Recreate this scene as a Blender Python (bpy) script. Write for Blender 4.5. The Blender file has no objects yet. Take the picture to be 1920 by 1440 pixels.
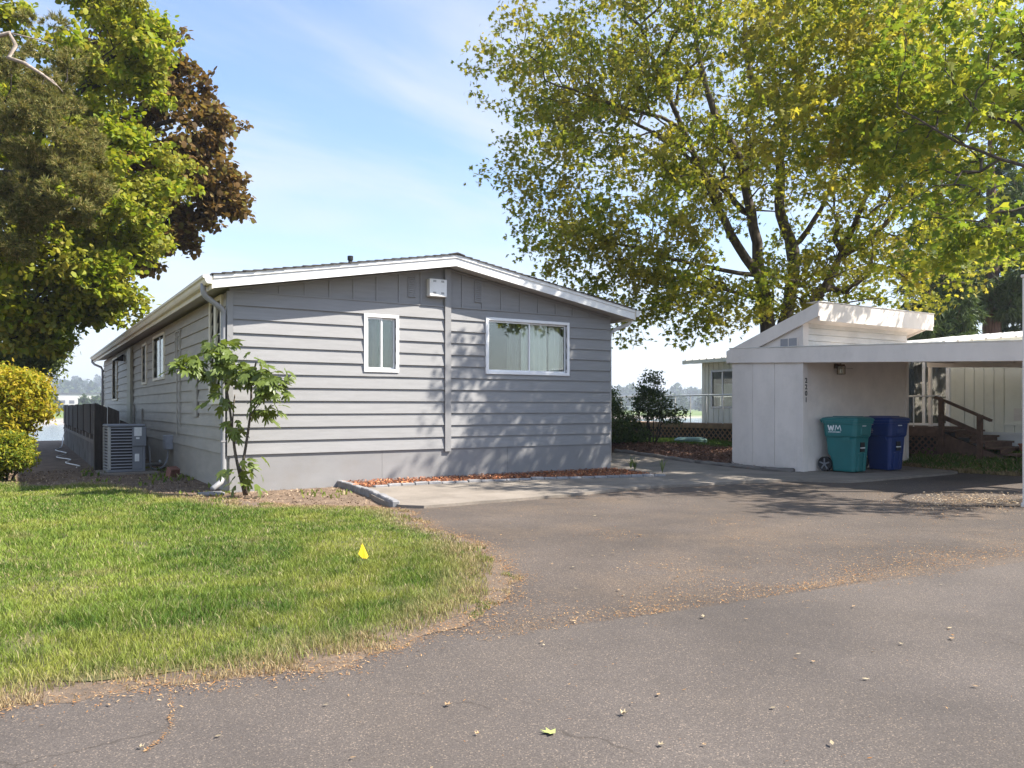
import bpy, bmesh, math, random
import numpy as np
from mathutils import Vector, Matrix

# ------------------------------------------------------------------ camera, sky, sun, exposure
# world axes follow the lot: x runs along the front wall of the house, y runs back to the river
sc = bpy.context.scene
YAW = math.radians(31.7)
CAMX, CAMY, CAMZ = -2.718, -12.66, 1.27
cam_d = bpy.data.cameras.new('camera')
cam = bpy.data.objects.new('camera', cam_d)
sc.collection.objects.link(cam)
cam.location = (CAMX, CAMY, CAMZ)
cam.rotation_euler = (math.radians(90), 0, -YAW)
cam_d.sensor_width = 36
cam_d.lens = 1490 / 1920 * 36
cam_d.shift_y = 45 / 1920
cam_d.clip_start = 0.1
cam_d.clip_end = 8000
sc.camera = cam

SUN = Vector((0.5, -0.40, 0.70)).normalized()
sun_el = math.asin(SUN.z)
sun_az = math.atan2(SUN.x, SUN.y)
wd = bpy.data.worlds.new('World')
sc.world = wd
wd.use_nodes = True
nt = wd.node_tree
for n in list(nt.nodes):
    nt.nodes.remove(n)
wo = nt.nodes.new('ShaderNodeOutputWorld')
bg = nt.nodes.new('ShaderNodeBackground')
sky = nt.nodes.new('ShaderNodeTexSky')
sky.sky_type = 'NISHITA'
sky.sun_disc = False
sky.sun_elevation = sun_el
sky.sun_rotation = sun_az
sky.air_density = 1.0
sky.dust_density = 0.9
sky.ozone_density = 4.0
bg.inputs['Strength'].default_value = 0.118
tc = nt.nodes.new('ShaderNodeTexCoord')
sx = nt.nodes.new('ShaderNodeSeparateXYZ')
nt.links.new(tc.outputs['Generated'], sx.inputs[0])
def wmath(op, a, b=None, clamp=False):
    m = nt.nodes.new('ShaderNodeMath'); m.operation = op; m.use_clamp = clamp
    for i, v in enumerate((a, b)):
        if v is None: continue
        if isinstance(v, (int, float)): m.inputs[i].default_value = v
        else: nt.links.new(v, m.inputs[i])
    return m.outputs[0]
zz = wmath('ADD', wmath('MAXIMUM', sx.outputs[2], 0.0), 0.16)
cx = nt.nodes.new('ShaderNodeCombineXYZ')
nt.links.new(wmath('DIVIDE', sx.outputs[0], zz), cx.inputs[0])
nt.links.new(wmath('DIVIDE', sx.outputs[1], zz), cx.inputs[1])
mp = nt.nodes.new('ShaderNodeMapping')
mp.inputs['Rotation'].default_value = (0, 0, math.radians(35))
mp.inputs['Scale'].default_value = (0.55, 1.5, 1)
mp.inputs['Location'].default_value = (0.35, 0.2, 0)
nt.links.new(cx.outputs[0], mp.inputs[0])
nz = nt.nodes.new('ShaderNodeTexNoise')
nz.inputs['Scale'].default_value = 0.8
nz.inputs['Detail'].default_value = 7
nz.inputs['Roughness'].default_value = 0.56
nz.inputs['Distortion'].default_value = 0.6
nt.links.new(mp.outputs[0], nz.inputs[0])
mr = nt.nodes.new('ShaderNodeMapRange')
mr.interpolation_type = 'SMOOTHSTEP'
mr.inputs[1].default_value = 0.38; mr.inputs[2].default_value = 0.70
mr.inputs[3].default_value = 0.03; mr.inputs[4].default_value = 0.66
nt.links.new(nz.outputs[0], mr.inputs[0])
hz = nt.nodes.new('ShaderNodeMapRange')           # thicker, whiter air towards the horizon all round
hz.interpolation_type = 'SMOOTHSTEP'
hz.inputs[1].default_value = 0.0; hz.inputs[2].default_value = 0.30
hz.inputs[3].default_value = 0.74; hz.inputs[4].default_value = 0.0
nt.links.new(sx.outputs[2], hz.inputs[0])
cf = wmath('MAXIMUM', mr.outputs[0], hz.outputs[0], True)
mx = nt.nodes.new('ShaderNodeMix'); mx.data_type = 'RGBA'
nt.links.new(cf, mx.inputs[0])
nt.links.new(sky.outputs[0], mx.inputs[6])
mx.inputs[7].default_value = (3.3, 3.3, 3.35, 1)
nt.links.new(mx.outputs[2], bg.inputs[0])
nt.links.new(bg.outputs[0], wo.inputs[0])

sun_d = bpy.data.lights.new('sun', 'SUN')
sun_d.energy = 5.0
sun_d.angle = math.radians(0.55)
sun_d.color = (1.0, 0.935, 0.83)
sun = bpy.data.objects.new('sun', sun_d)
sun.rotation_euler = (-SUN).to_track_quat('-Z', 'Y').to_euler()
sun.location = (20, -20, 40)
sc.collection.objects.link(sun)

sc.view_settings.view_transform = 'Standard'
sc.view_settings.look = 'None'
sc.view_settings.gamma = 1.0
sc.view_settings.exposure = 1.36
try:
    sc.view_settings.use_curve_mapping = False
except Exception:
    pass
sc.cycles.max_bounces = 6
sc.cycles.transparent_max_bounces = 12
sc.cycles.diffuse_bounces = 3
sc.cycles.glossy_bounces = 3
sc.cycles.caustics_reflective = False
sc.cycles.caustics_refractive = False

# ------------------------------------------------------------------ helpers
rng = np.random.default_rng(7)
random.seed(7)
COL = sc.collection
R_ = math.radians
FW = np.array([math.sin(YAW), math.cos(YAW)])
RT = np.array([math.cos(YAW), -math.sin(YAW)])

def pt(right, fwd, z=0.0):
    """a place on the lot given in metres to the right of and ahead of the street kerb point"""
    return (CAMX + RT[0]*right + FW[0]*fwd, CAMY + RT[1]*right + FW[1]*fwd, z)

def smooth(v, a, b):
    t = np.clip((np.asarray(v, float) - a) / (b - a), 0, 1)
    return t*t*(3-2*t)

def vnoise(x, y, scale, seed=0):
    x = np.asarray(x, float)/scale; y = np.asarray(y, float)/scale
    xi = np.floor(x).astype(np.int64); yi = np.floor(y).astype(np.int64)
    fx = x-xi; fy = y-yi
    fx = fx*fx*(3-2*fx); fy = fy*fy*(3-2*fy)
    def h(a, b):
        n = (a*374761393 + b*668265263 + seed*1442695041) & 0x7fffffff
        n = ((n ^ (n >> 13))*1274126177) & 0x7fffffff
        return ((n ^ (n >> 16)) & 0xffff)/65535.0
    return (h(xi, yi)*(1-fx)+h(xi+1, yi)*fx)*(1-fy) + (h(xi, yi+1)*(1-fx)+h(xi+1, yi+1)*fx)*fy

def hgt(x, y):
    """height of the ground"""
    x = np.asarray(x, float); y = np.asarray(y, float)
    up = 0.33*np.maximum(smooth(x, 8.6, 10.6)*smooth(y, -2.0, 3.2), smooth(x, 13.2, 14.6)*smooth(y, -9, -5))
    z = up
    z = z + smooth(y, 24, 36)*(-4.6 - up)
    far = y - 285 + 6*np.sin(x*0.013)
    z = z + smooth(far, 0, 14)*2.6 + smooth(far, 10, 190)*1.3
    z = z + smooth(far, 500, 1500)*(22 + 20*(vnoise(x, y, 420, 3)))
    return z

def mesh_np(name, V, Fc):
    V = np.asarray(V, np.float32).reshape(-1, 3); Fc = np.asarray(Fc, np.int32)
    me = bpy.data.meshes.new(name)
    M, k = Fc.shape
    me.vertices.add(len(V)); me.vertices.foreach_set('co', V.ravel())
    me.loops.add(M*k); me.loops.foreach_set('vertex_index', Fc.ravel())
    me.polygons.add(M); me.polygons.foreach_set('loop_start', np.arange(0, M*k, k, dtype=np.int32))
    me.update(calc_edges=True)
    return me

def set_col(me, cols):
    a = me.color_attributes.new('col', 'FLOAT_COLOR', 'POINT')
    c = np.ones((len(cols), 4), np.float32); c[:, :3] = cols
    a.data.foreach_set('color', c.ravel())

def link(o, parent=None):
    COL.objects.link(o)
    if parent is not None:
        o.parent = parent
    return o

def tag(o, label=None, cat=None, group=None, kind=None):
    if label: o['label'] = label
    if cat: o['category'] = cat
    if group: o['group'] = group
    if kind: o['kind'] = kind
    return o

def thing(name, loc, label, cat, group=None, rz=0.0):
    o = bpy.data.objects.new(name, None)
    o.empty_display_size = 0.3
    o.location = loc; o.rotation_euler = (0, 0, rz)
    COL.objects.link(o)
    return tag(o, label, cat, group)

class MB:
    """collects shapes; build() makes ONE mesh object. Under a parent the shapes are in world axes unless local=True"""
    def __init__(s): s.v = []; s.f = []
    def add(s, vs, fs):
        b = len(s.v); s.v += [tuple(p) for p in vs]; s.f += [tuple(b+i for i in q) for q in fs]; return s
    def box(s, x0, x1, y0, y1, z0, z1):
        return s.add([(x0,y0,z0),(x1,y0,z0),(x1,y1,z0),(x0,y1,z0),(x0,y0,z1),(x1,y0,z1),(x1,y1,z1),(x0,y1,z1)],
                     [(0,3,2,1),(4,5,6,7),(0,1,5,4),(1,2,6,5),(2,3,7,6),(3,0,4,7)])
    def obox(s, c, ax, ay, az):
        c = Vector(c); ax = Vector(ax); ay = Vector(ay); az = Vector(az)
        vs = [c+i*ax+j*ay+k*az for k in (-1,1) for j in (-1,1) for i in (-1,1)]
        return s.add(vs, [(0,2,3,1),(4,5,7,6),(0,1,5,4),(1,3,7,5),(3,2,6,7),(2,0,4,6)])
    def bar(s, a, b, w, h, up=(0,0,1)):
        a = Vector(a); b = Vector(b); d = (b-a); L = d.length; d.normalize()
        u = Vector(up); sd = d.cross(u)
        if sd.length < 1e-4: sd = d.cross(Vector((1,0,0)))
        sd.normalize(); u = sd.cross(d)
        return s.obox((a+b)/2, sd*w/2, d*L/2, u*h/2)
    def prism(s, poly, axis, a, b):
        """poly: 2-D points in the plane across the axis; extruded from a to b"""
        n = len(poly)
        def P(p, t):
            return {'x': (t, p[0], p[1]), 'y': (p[0], t, p[1]), 'z': (p[0], p[1], t)}[axis]
        vs = [P(p, a) for p in poly] + [P(p, b) for p in poly]
        fs = [tuple(range(n))[::-1], tuple(range(n, 2*n))] + [(i, (i+1) % n, n+(i+1) % n, n+i) for i in range(n)]
        return s.add(vs, fs)
    def tube(s, path, r, k=8, caps=True):
        path = [Vector(p) for p in path]
        rs = r if isinstance(r, (list, tuple)) else [r]*len(path)
        prev = None; base = len(s.v); n = len(path)
        for i, p in enumerate(path):
            d = (path[min(i+1, n-1)] - path[max(i-1, 0)]).normalized()
            if prev is None:
                u = d.cross(Vector((0,0,1)))
                if u.length < 1e-3: u = d.cross(Vector((1,0,0)))
            else:
                u = prev - d*prev.dot(d)
            u.normalize(); prev = u; w = d.cross(u)
            for j in range(k):
                t = 2*math.pi*j/k
                s.v.append(tuple(p + (u*math.cos(t)+w*math.sin(t))*rs[i]))
        for i in range(n-1):
            for j in range(k):
                a = base+i*k+j; b = base+i*k+(j+1) % k
                s.f.append((a, b, b+k, a+k))
        if caps:
            s.f.append(tuple(base+j for j in range(k))[::-1]); s.f.append(tuple(base+(n-1)*k+j for j in range(k)))
        return s
    def build(s, name, mat, parent=None, local=False, smooth_=False, bevel=0.0):
        me = bpy.data.meshes.new(name)
        V = s.v
        if parent is not None and not local:
            px, py, pz = parent.matrix_basis.translation
            par = parent.parent
            while par is not None:
                t = par.matrix_basis.translation; px += t.x; py += t.y; pz += t.z; par = par.parent
            V = [(a-px, b-py, c-pz) for a, b, c in V]
        me.from_pydata(V, [], s.f); me.update()
        bm = bmesh.new(); bm.from_mesh(me); bmesh.ops.recalc_face_normals(bm, faces=bm.faces)
        if bevel > 0:
            bmesh.ops.bevel(bm, geom=list(bm.edges), offset=bevel, segments=1, affect='EDGES', clamp_overlap=True)
        bm.to_mesh(me); bm.free()
        if smooth_:
            me.polygons.foreach_set('use_smooth', [True]*len(me.polygons))
        me.materials.append(mat)
        o = bpy.data.objects.new(name, me)
        return link(o, parent)

def box_part(name, mat, parent, x0, x1, y0, y1, z0, z1, bevel=0.0):
    return MB().box(x0, x1, y0, y1, z0, z1).build(name, mat, parent, bevel=bevel)

def in_poly(x, y, poly):
    P = np.asarray(poly, float); c = np.zeros(len(x), bool); n = len(P); j = n-1
    for i in range(n):
        xi, yi = P[i]; xj, yj = P[j]
        cond = ((yi > y) != (yj > y)) & (x < (xj-xi)*(y-yi)/(yj-yi+1e-12)+xi)
        c ^= cond; j = i
    return c

def poly_dist(x, y, poly):
    P = np.asarray(poly, float); d = np.full(len(x), 1e9)
    for i in range(len(P)):
        a = P[i-1]; b = P[i]; ab = b-a
        t = np.clip(((x-a[0])*ab[0]+(y-a[1])*ab[1])/(ab@ab+1e-12), 0, 1)
        d = np.minimum(d, np.hypot(x-a[0]-t*ab[0], y-a[1]-t*ab[1]))
    return d

def organic(poly, step=0.25, amp=0.05, seed=1):
    out = []
    n = len(poly)
    for i in range(n):
        p0, p1, p2, p3 = (np.array(poly[(i+k) % n], float) for k in (-1, 0, 1, 2))
        L = np.linalg.norm(p2-p1); m = max(1, min(80, int(L/step)))
        for k in range(m):
            t = k/m
            q = p1*(1-t)+p2*t
            if L < 4:
                q = 0.5*((2*p1)+(-p0+p2)*t+(2*p0-5*p1+4*p2-p3)*t*t+(-p0+3*p1-3*p2+p3)*t**3)
            dx = (vnoise([q[0]*1.0], [q[1]], 0.35, seed)[0]-.5)*2*amp
            dy = (vnoise([q[0]*1.0], [q[1]], 0.35, seed+9)[0]-.5)*2*amp
            if amp > .08:
                dx += (vnoise([q[0]], [q[1]], .11, seed+3)[0]-.5)*amp*1.3; dy += (vnoise([q[0]], [q[1]], .11, seed+4)[0]-.5)*amp*1.3
            out.append((q[0]+dx, q[1]+dy))
    return out

def sheet(name, poly, off, mat, res=0.5, parent=None, thick=0.0):
    bm = bmesh.new()
    f = bm.faces.new([bm.verts.new((p[0], p[1], 0)) for p in poly])
    P = np.array(poly)
    if res:
        for ax in (0, 1):
            a, b = P[:, ax].min(), P[:, ax].max()
            for t in np.arange(a+res, b, res):
                co = [0, 0, 0]; no = [0, 0, 0]; co[ax] = t; no[ax] = 1
                bmesh.ops.bisect_plane(bm, geom=bm.verts[:]+bm.edges[:]+bm.faces[:], plane_co=co, plane_no=no)
    bmesh.ops.triangulate(bm, faces=bm.faces)
    if thick:
        r = bmesh.ops.extrude_face_region(bm, geom=bm.faces[:])
        for v in r['geom']:
            if isinstance(v, bmesh.types.BMVert): v.co.z = 1
    for v in bm.verts:
        z = float(hgt(v.co.x, v.co.y))
        v.co.z = z + off - (thick if (thick and v.co.z < .5) else 0)
    bmesh.ops.recalc_face_normals(bm, faces=bm.faces)
    if not thick:
        for fc in bm.faces:
            if fc.normal.z < 0: fc.normal_flip()
    me = bpy.data.meshes.new(name); bm.to_mesh(me); bm.free()
    me.materials.append(mat)
    return link(bpy.data.objects.new(name, me), parent)

# ------------------------------------------------------------------ materials
def newmat(name):
    m = bpy.data.materials.new(name); m.use_nodes = True
    t = m.node_tree; p = t.nodes['Principled BSDF']
    return m, t, p

def nmath(t, op, a, b=None, clamp=False):
    m = t.nodes.new('ShaderNodeMath'); m.operation = op; m.use_clamp = clamp
    for i, v in enumerate((a, b)):
        if v is None: continue
        if isinstance(v, (int, float)): m.inputs[i].default_value = v
        else: t.links.new(v, m.inputs[i])
    return m.outputs[0]

def nnoise(t, scale, detail=3, rough=.5, vec=None, stretch=None):
    if vec is None:
        g = t.nodes.new('ShaderNodeNewGeometry'); vec = g.outputs['Position']
    if stretch:
        mp = t.nodes.new('ShaderNodeMapping'); mp.inputs['Scale'].default_value = stretch
        t.links.new(vec, mp.inputs[0]); vec = mp.outputs[0]
    n = t.nodes.new('ShaderNodeTexNoise')
    n.inputs['Scale'].default_value = scale; n.inputs['Detail'].default_value = detail; n.inputs['Roughness'].default_value = rough
    t.links.new(vec, n.inputs[0]); return n.outputs[0]

def nramp(t, fac, stops):
    r = t.nodes.new('ShaderNodeValToRGB'); t.links.new(fac, r.inputs[0])
    el = r.color_ramp.elements
    while len(el) < len(stops): el.new(0.5)
    for e, (p, c) in zip(el, stops):
        e.position = p; e.color = (*c, 1) if len(c) == 3 else c
    return r.outputs[0]

def nmix(t, fac, a, b, mode='MIX'):
    m = t.nodes.new('ShaderNodeMix'); m.data_type = 'RGBA'; m.blend_type = mode
    for i, v in ((0, fac), (6, a), (7, b)):
        if isinstance(v, (int, float)): m.inputs[i].default_value = v
        elif isinstance(v, (tuple, list)): m.inputs[i].default_value = (*v, 1) if len(v) == 3 else v
        else: t.links.new(v, m.inputs[i])
    return m.outputs[2]

def nbump(t, p, height, strength=.3, dist=.01):
    b = t.nodes.new('ShaderNodeBump'); b.inputs['Strength'].default_value = strength; b.inputs['Distance'].default_value = dist
    t.links.new(height, b.inputs['Height']); t.links.new(b.outputs[0], p.inputs['Normal'])

def paint(name, c, rough=.55, var=.10, nscale=3.0, bump=.0, stretch=None, bscale=60, rand=.05, spec=.4, metal=0.0, dirt=None, dirt_amt=.0):
    m, t, p = newmat(name)
    n = nnoise(t, nscale, 4, .6, stretch=stretch)
    d = tuple(max(0, x*(1-var*2)) for x in c); l = tuple(min(1, x*(1+var)) for x in c)
    col = nramp(t, n, [(.25, d), (.75, l)])
    if rand:
        oi = t.nodes.new('ShaderNodeObjectInfo')
        f = nmath(t, 'ADD', nmath(t, 'MULTIPLY', oi.outputs['Random'], 2*rand), 1-rand)
        cc = t.nodes.new('ShaderNodeCombineColor')
        for i in range(3): t.links.new(f, cc.inputs[i])
        col = nmix(t, 1.0, col, cc.outputs[0], 'MULTIPLY')
    if dirt:
        n2 = nnoise(t, 1.7, 6, .7)
        fac = nmath(t, 'MULTIPLY', nramp(t, n2, [(.5, (0,0,0)), (.72, (1,1,1))]), dirt_amt)
        col = nmix(t, fac, col, dirt)
    t.links.new(col, p.inputs['Base Color'])
    p.inputs['Roughness'].default_value = rough
    p.inputs['Specular IOR Level'].default_value = spec
    p.inputs['Metallic'].default_value = metal
    if bump:
        nbump(t, p, nnoise(t, bscale, 3, .6, stretch=stretch), bump, .004)
    return m

def leafmat(name, cols, trans=.45, rough=.55, spec=.15, patch=None):
    m, t, p = newmat(name)
    g = t.nodes.new('ShaderNodeNewGeometry')
    n = len(cols)
    col = nramp(t, g.outputs['Random Per Island'], [(i/(max(1, n-1)), c) for i, c in enumerate(cols)])
    if patch:
        f = nramp(t, nnoise(t, patch[1], 2), [(.42, (0,0,0)), (.62, (1,1,1))])
        col = nmix(t, nmath(t, 'MULTIPLY', f, patch[2]), col, patch[0])
    t.links.new(col, p.inputs['Base Color'])
    p.inputs['Roughness'].default_value = rough
    p.inputs['Specular IOR Level'].default_value = spec
    tr = t.nodes.new('ShaderNodeBsdfTranslucent')
    br = nmix(t, 1.0, col, (1.25, 1.2, .7), 'MULTIPLY')
    t.links.new(br, tr.inputs[0])
    ms = t.nodes.new('ShaderNodeMixShader'); ms.inputs[0].default_value = trans
    t.links.new(p.outputs[0], ms.inputs[1]); t.links.new(tr.outputs[0], ms.inputs[2])
    t.links.new(ms.outputs[0], t.nodes['Material Output'].inputs[0])
    return m

def colmat(name, trans=.0, rough=.7, spec=.2):
    m, t, p = newmat(name)
    a = t.nodes.new('ShaderNodeAttribute'); a.attribute_name = 'col'
    t.links.new(a.outputs['Color'], p.inputs['Base Color'])
    p.inputs['Roughness'].default_value = rough; p.inputs['Specular IOR Level'].default_value = spec
    if trans:
        tr = t.nodes.new('ShaderNodeBsdfTranslucent'); t.links.new(a.outputs['Color'], tr.inputs[0])
        ms = t.nodes.new('ShaderNodeMixShader'); ms.inputs[0].default_value = trans
        t.links.new(p.outputs[0], ms.inputs[1]); t.links.new(tr.outputs[0], ms.inputs[2])
        t.links.new(ms.outputs[0], t.nodes['Material Output'].inputs[0])
    return m

def glassmat(name, tint, refl):
    m, t, p = newmat(name)
    t.nodes.remove(p)
    tr = t.nodes.new('ShaderNodeBsdfTransparent'); tr.inputs[0].default_value = (*tint, 1)
    gl = t.nodes.new('ShaderNodeBsdfGlossy'); gl.inputs['Roughness'].default_value = .015
    gl.inputs[0].default_value = (.92, .95, .95, 1)
    ms = t.nodes.new('ShaderNodeMixShader')
    lw = t.nodes.new('ShaderNodeLayerWeight'); lw.inputs[0].default_value = .25
    f = nmath(t, 'ADD', nmath(t, 'MULTIPLY', lw.outputs['Fresnel'], .8), refl, True)
    t.links.new(f, ms.inputs[0])
    t.links.new(tr.outputs[0], ms.inputs[1]); t.links.new(gl.outputs[0], ms.inputs[2])
    t.links.new(ms.outputs[0], t.nodes['Material Output'].inputs[0])
    return m

GREY = (.268, .266, .270)
M = {}
M['siding'] = paint('siding_paint', GREY, .5, .06, 2.2, .35, (1, 1, 9), 30, .035, .35, dirt=(.24, .235, .235), dirt_amt=.25)
M['siding_shaded'] = paint('siding_paint_shaded', (.40, .365, .31), .55, .09, 1.6, .35, (9, 1, 5), 20, .04, .35, dirt=(.33, .32, .30), dirt_amt=.4)  # grey siding again, lightened and warmed to carry the shaded side's tone
M['skirt'] = paint('skirting_paint', (.258, .255, .258), .55, .06, 1.2, .25, (1, 1, 2), 25, .03, .3, dirt=(.22, .20, .18), dirt_amt=.35)
M['trim_grey'] = paint('trim_paint_grey', GREY, .5, .04, 3, .15, None, 40, .02, .35)
M['white'] = paint('white_paint', (.80, .80, .79), .4, .03, 3, .1, None, 40, .02, .4, dirt=(.6, .57, .5), dirt_amt=.2)
M['cream'] = paint('cream_paint', (.80, .73, .58), .45, .04, 2, .1, None, 40, .02, .35, dirt=(.5, .45, .36), dirt_amt=.3)
M['soffit'] = paint('soffit_paint', (.46, .44, .43), .6, .05, 2, .1)
M['vinyl'] = paint('vinyl_window', (.84, .84, .85), .3, .01, 3, 0, None, 40, .01, .5)
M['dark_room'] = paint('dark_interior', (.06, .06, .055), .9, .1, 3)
M['curtain'] = paint('curtain_cloth', (.80, .82, .76), .8, .05, 4, .2, (6, 6, .5), 20)
M['sheer'] = paint('sheer_cloth', (.20, .20, .19), .85, .05, 4)
M['green_drape'] = paint('green_drape', (.16, .22, .18), .8, .08, 5, .2, (6, 6, .5), 20)
M['glass'] = glassmat('window_glass', (.90, .93, .90), .09)
M['screen'] = paint('insect_screen', (.10, .10, .095), .8, .05, 4)
M['shingle'] = paint('asphalt_shingle', (.075, .07, .068), .9, .25, 18, .5, None, 120, .25, .2)
M['steel'] = paint('galvanised_steel', (.42, .43, .44), .45, .08, 5, 0, None, 40, .03, .5, .6)
M['pipe'] = paint('downspout_paint', (.30, .30, .315), .4, .05, 3, 0, None, 40, .02, .45)
M['pipe_white'] = paint('downspout_white', (.62, .62, .62), .4, .08, 3, 0, None, 40, .02, .45)
M['black'] = paint('black_plastic', (.018, .018, .02), .45, .2, 5)
M['ac_body'] = paint('ac_cabinet', (.19, .20, .22), .45, .06, 3, 0, None, 40, .02, .45)
M['ac_edge'] = paint('ac_corner', (.40, .39, .36), .5, .08, 3)
M['ac_dark'] = paint('ac_coil', (.035, .035, .037), .6, .3, 60)
M['ac_slat'] = paint('ac_louver', (.33, .33, .345), .4, .05, 4)
M['paper'] = paint('paper_label', (.72, .72, .70), .6, .06, 25)
M['ebox'] = paint('electric_box', (.36, .37, .40), .5, .1, 8)
M['olive'] = paint('door_trim', (.40, .385, .31), .55, .06, 3)
M['wood_black'] = paint('stained_black_boards', (.045, .036, .030), .8, .35, 5, .4, (4, 4, .6), 20, .25)
M['wood_grey'] = paint('weathered_wood', (.17, .15, .13), .85, .25, 4, .4, (4, 4, .6), 20, .15)
M['concrete_wall'] = paint('old_concrete', (.14, .13, .12), .9, .3, 2.5, .4, None, 30, .05, .2, dirt=(.06, .055, .05), dirt_amt=.7)
M['shed'] = paint('shed_white_paint', (.82, .745, .68), .6, .05, 2, .2, (1, 1, .4), 25, .02, .3, dirt=(.56, .51, .45), dirt_amt=.35)
M['shed_metal'] = paint('shed_metal_siding', (.70, .67, .62), .4, .06, 3, 0, (1, 1, 8), 40, .03, .45, dirt=(.42, .38, .32), dirt_amt=.4)
M['shed_wall'] = paint('stucco_wall', (.86, .78, .71), .7, .06, 2.5, .25, None, 30, .02, .25, dirt=(.52, .48, .43), dirt_amt=.25)
M['brass'] = paint('aged_brass', (.16, .10, .05), .4, .2, 8, 0, None, 40, 0, .5, .7)
M['lamp_glass'] = glassmat('lantern_glass', (.9, .86, .78), .12)
M['ink'] = paint('number_black', (.02, .02, .02), .5, .1, 5)
M['nb_wall'] = paint('neighbour_siding', (.76, .77, .69), .55, .04, 2, 0, None, 40, .025, .35, dirt=(.45, .46, .40), dirt_amt=.25)
M['nb_skirt'] = paint('neighbour_skirting', (.66, .68, .68), .55, .04, 2)
M['nb_roof'] = paint('metal_roof', (.66, .65, .63), .4, .06, 3, 0, None, 40, .02, .45, .1, dirt=(.42, .36, .28), dirt_amt=.5)
M['brown'] = paint('brown_stained_wood', (.14, .082, .055), .7, .25, 4, .4, (2, 2, 2), 20, .12)
M['brown_lt'] = paint('cedar_deck', (.30, .18, .10), .75, .2, 4, .3, (2, 2, 2), 20, .12)
M['terracotta'] = paint('terracotta', (.36, .16, .10), .8, .15, 10, .2)
M['teal'] = paint('teal_plastic', (.022, .165, .165), .42, .06, 4, .12, None, 90, 0, .45)
M['blue'] = paint('blue_plastic', (.010, .034, .155), .42, .08, 4, .12, None, 90, 0, .45)
M['decal'] = paint('white_decal', (.78, .8, .8), .5, .02, 5, 0, None, 40, 0)
M['gold'] = paint('gold_decal', (.55, .5, .36), .5, .02, 5, 0, None, 40, 0)
M['yellow'] = paint('yellow_vinyl', (.66, .44, .012), .6, .05, 8, 0, None, 40, 0)
M['log'] = paint('weathered_timber', (.20, .18, .165), .9, .3, 5, .5, (3, .5, 3), 18, .12)
M['paver'] = paint('paver_block', (.27, .265, .27), .85, .15, 14, .4, None, 70, .12, .25)
M['green_lid'] = paint('utility_lid', (.18, .30, .27), .6, .1, 6)
M['bark'] = paint('bark', (.115, .095, .078), .9, .35, 6, .8, (3, 3, .7), 14, 0, .15)
M['bark_dark'] = paint('bark_dark', (.05, .042, .036), .9, .3, 6, .8, (3, 3, .7), 14, 0, .15)
M['bark_red'] = paint('bark_cedar', (.15, .095, .07), .9, .35, 4, .9, (5, 5, .4), 10, 0, .15)
M['bark_pale'] = paint('bark_pale', (.36, .30, .25), .85, .3, 8, .6, (2, 2, 2), 20, 0, .2)
M['building'] = paint('far_concrete', (.62, .60, .57), .7, .05, .1)
M['building_dark'] = paint('far_dark', (.16, .16, .18), .6, .1, .2)
M['rust'] = paint('rust_brick', (.25, .12, .09), .85, .2, 12, .3)
M['cord'] = paint('white_cord', (.75, .74, .70), .5, .05, 5)

# leaves
M['maple_leaf'] = leafmat('maple_leaves', [(.10,.155,.022), (.165,.22,.027), (.245,.285,.032), (.37,.355,.042)], .55, patch=((.46, .33, .09), 1.1, .42))
M['near_leaf'] = leafmat('broad_maple_leaves', [(.10,.165,.028), (.155,.215,.03), (.225,.27,.036), (.33,.33,.045)], .56)
M['green_leaf'] = leafmat('lime_maple_leaves', [(.13,.20,.014), (.20,.275,.018), (.28,.33,.022), (.38,.36,.04)], .45, patch=((.36, .22, .13), 1.5, .28))
M['purple_leaf'] = leafmat('bronze_maple_leaves', [(.085,.058,.026), (.145,.09,.035), (.21,.125,.045), (.19,.175,.05)], .42)
M['grey_leaf'] = leafmat('greyish_leaves', [(.10,.145,.05), (.15,.20,.065), (.21,.255,.09)], .42)
M['pine'] = leafmat('pine_needles', [(.10,.12,.035), (.15,.165,.045), (.22,.205,.065), (.36,.28,.12)], .3, .6)
M['cedar'] = leafmat('cedar_sprays', [(.05,.08,.03), (.07,.11,.04), (.11,.15,.055)], .3, .6)
M['nandina'] = leafmat('golden_shrub_leaves', [(.17,.21,.02), (.30,.29,.025), (.44,.38,.035), (.46,.33,.05)], .45)
M['nandina_low'] = leafmat('low_shrub_leaves', [(.10,.16,.02), (.20,.23,.024), (.40,.34,.035)], .42)
M['shrub'] = leafmat('dark_shrub_leaves', [(.045,.075,.026), (.07,.105,.035), (.10,.14,.05)], .35, .4, .4)
M['feather'] = leafmat('feathery_shrub_leaves', [(.05,.09,.03), (.08,.13,.045), (.13,.17,.06)], .35)
M['fig'] = leafmat('fig_leaves', [(.07,.115,.028), (.12,.17,.038), (.21,.25,.06)], .4, .4, .45)
M['far_leaf'] = leafmat('far_trees', [(.03,.05,.025), (.045,.07,.03), (.07,.095,.035)], .2, .8)
M['grass'] = colmat('grass_blades', .35, .55, .25)
M['litter'] = colmat('dry_litter', .1, .8, .1)
M['mulch'] = colmat('bark_chips', 0, .85, .15)

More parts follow.
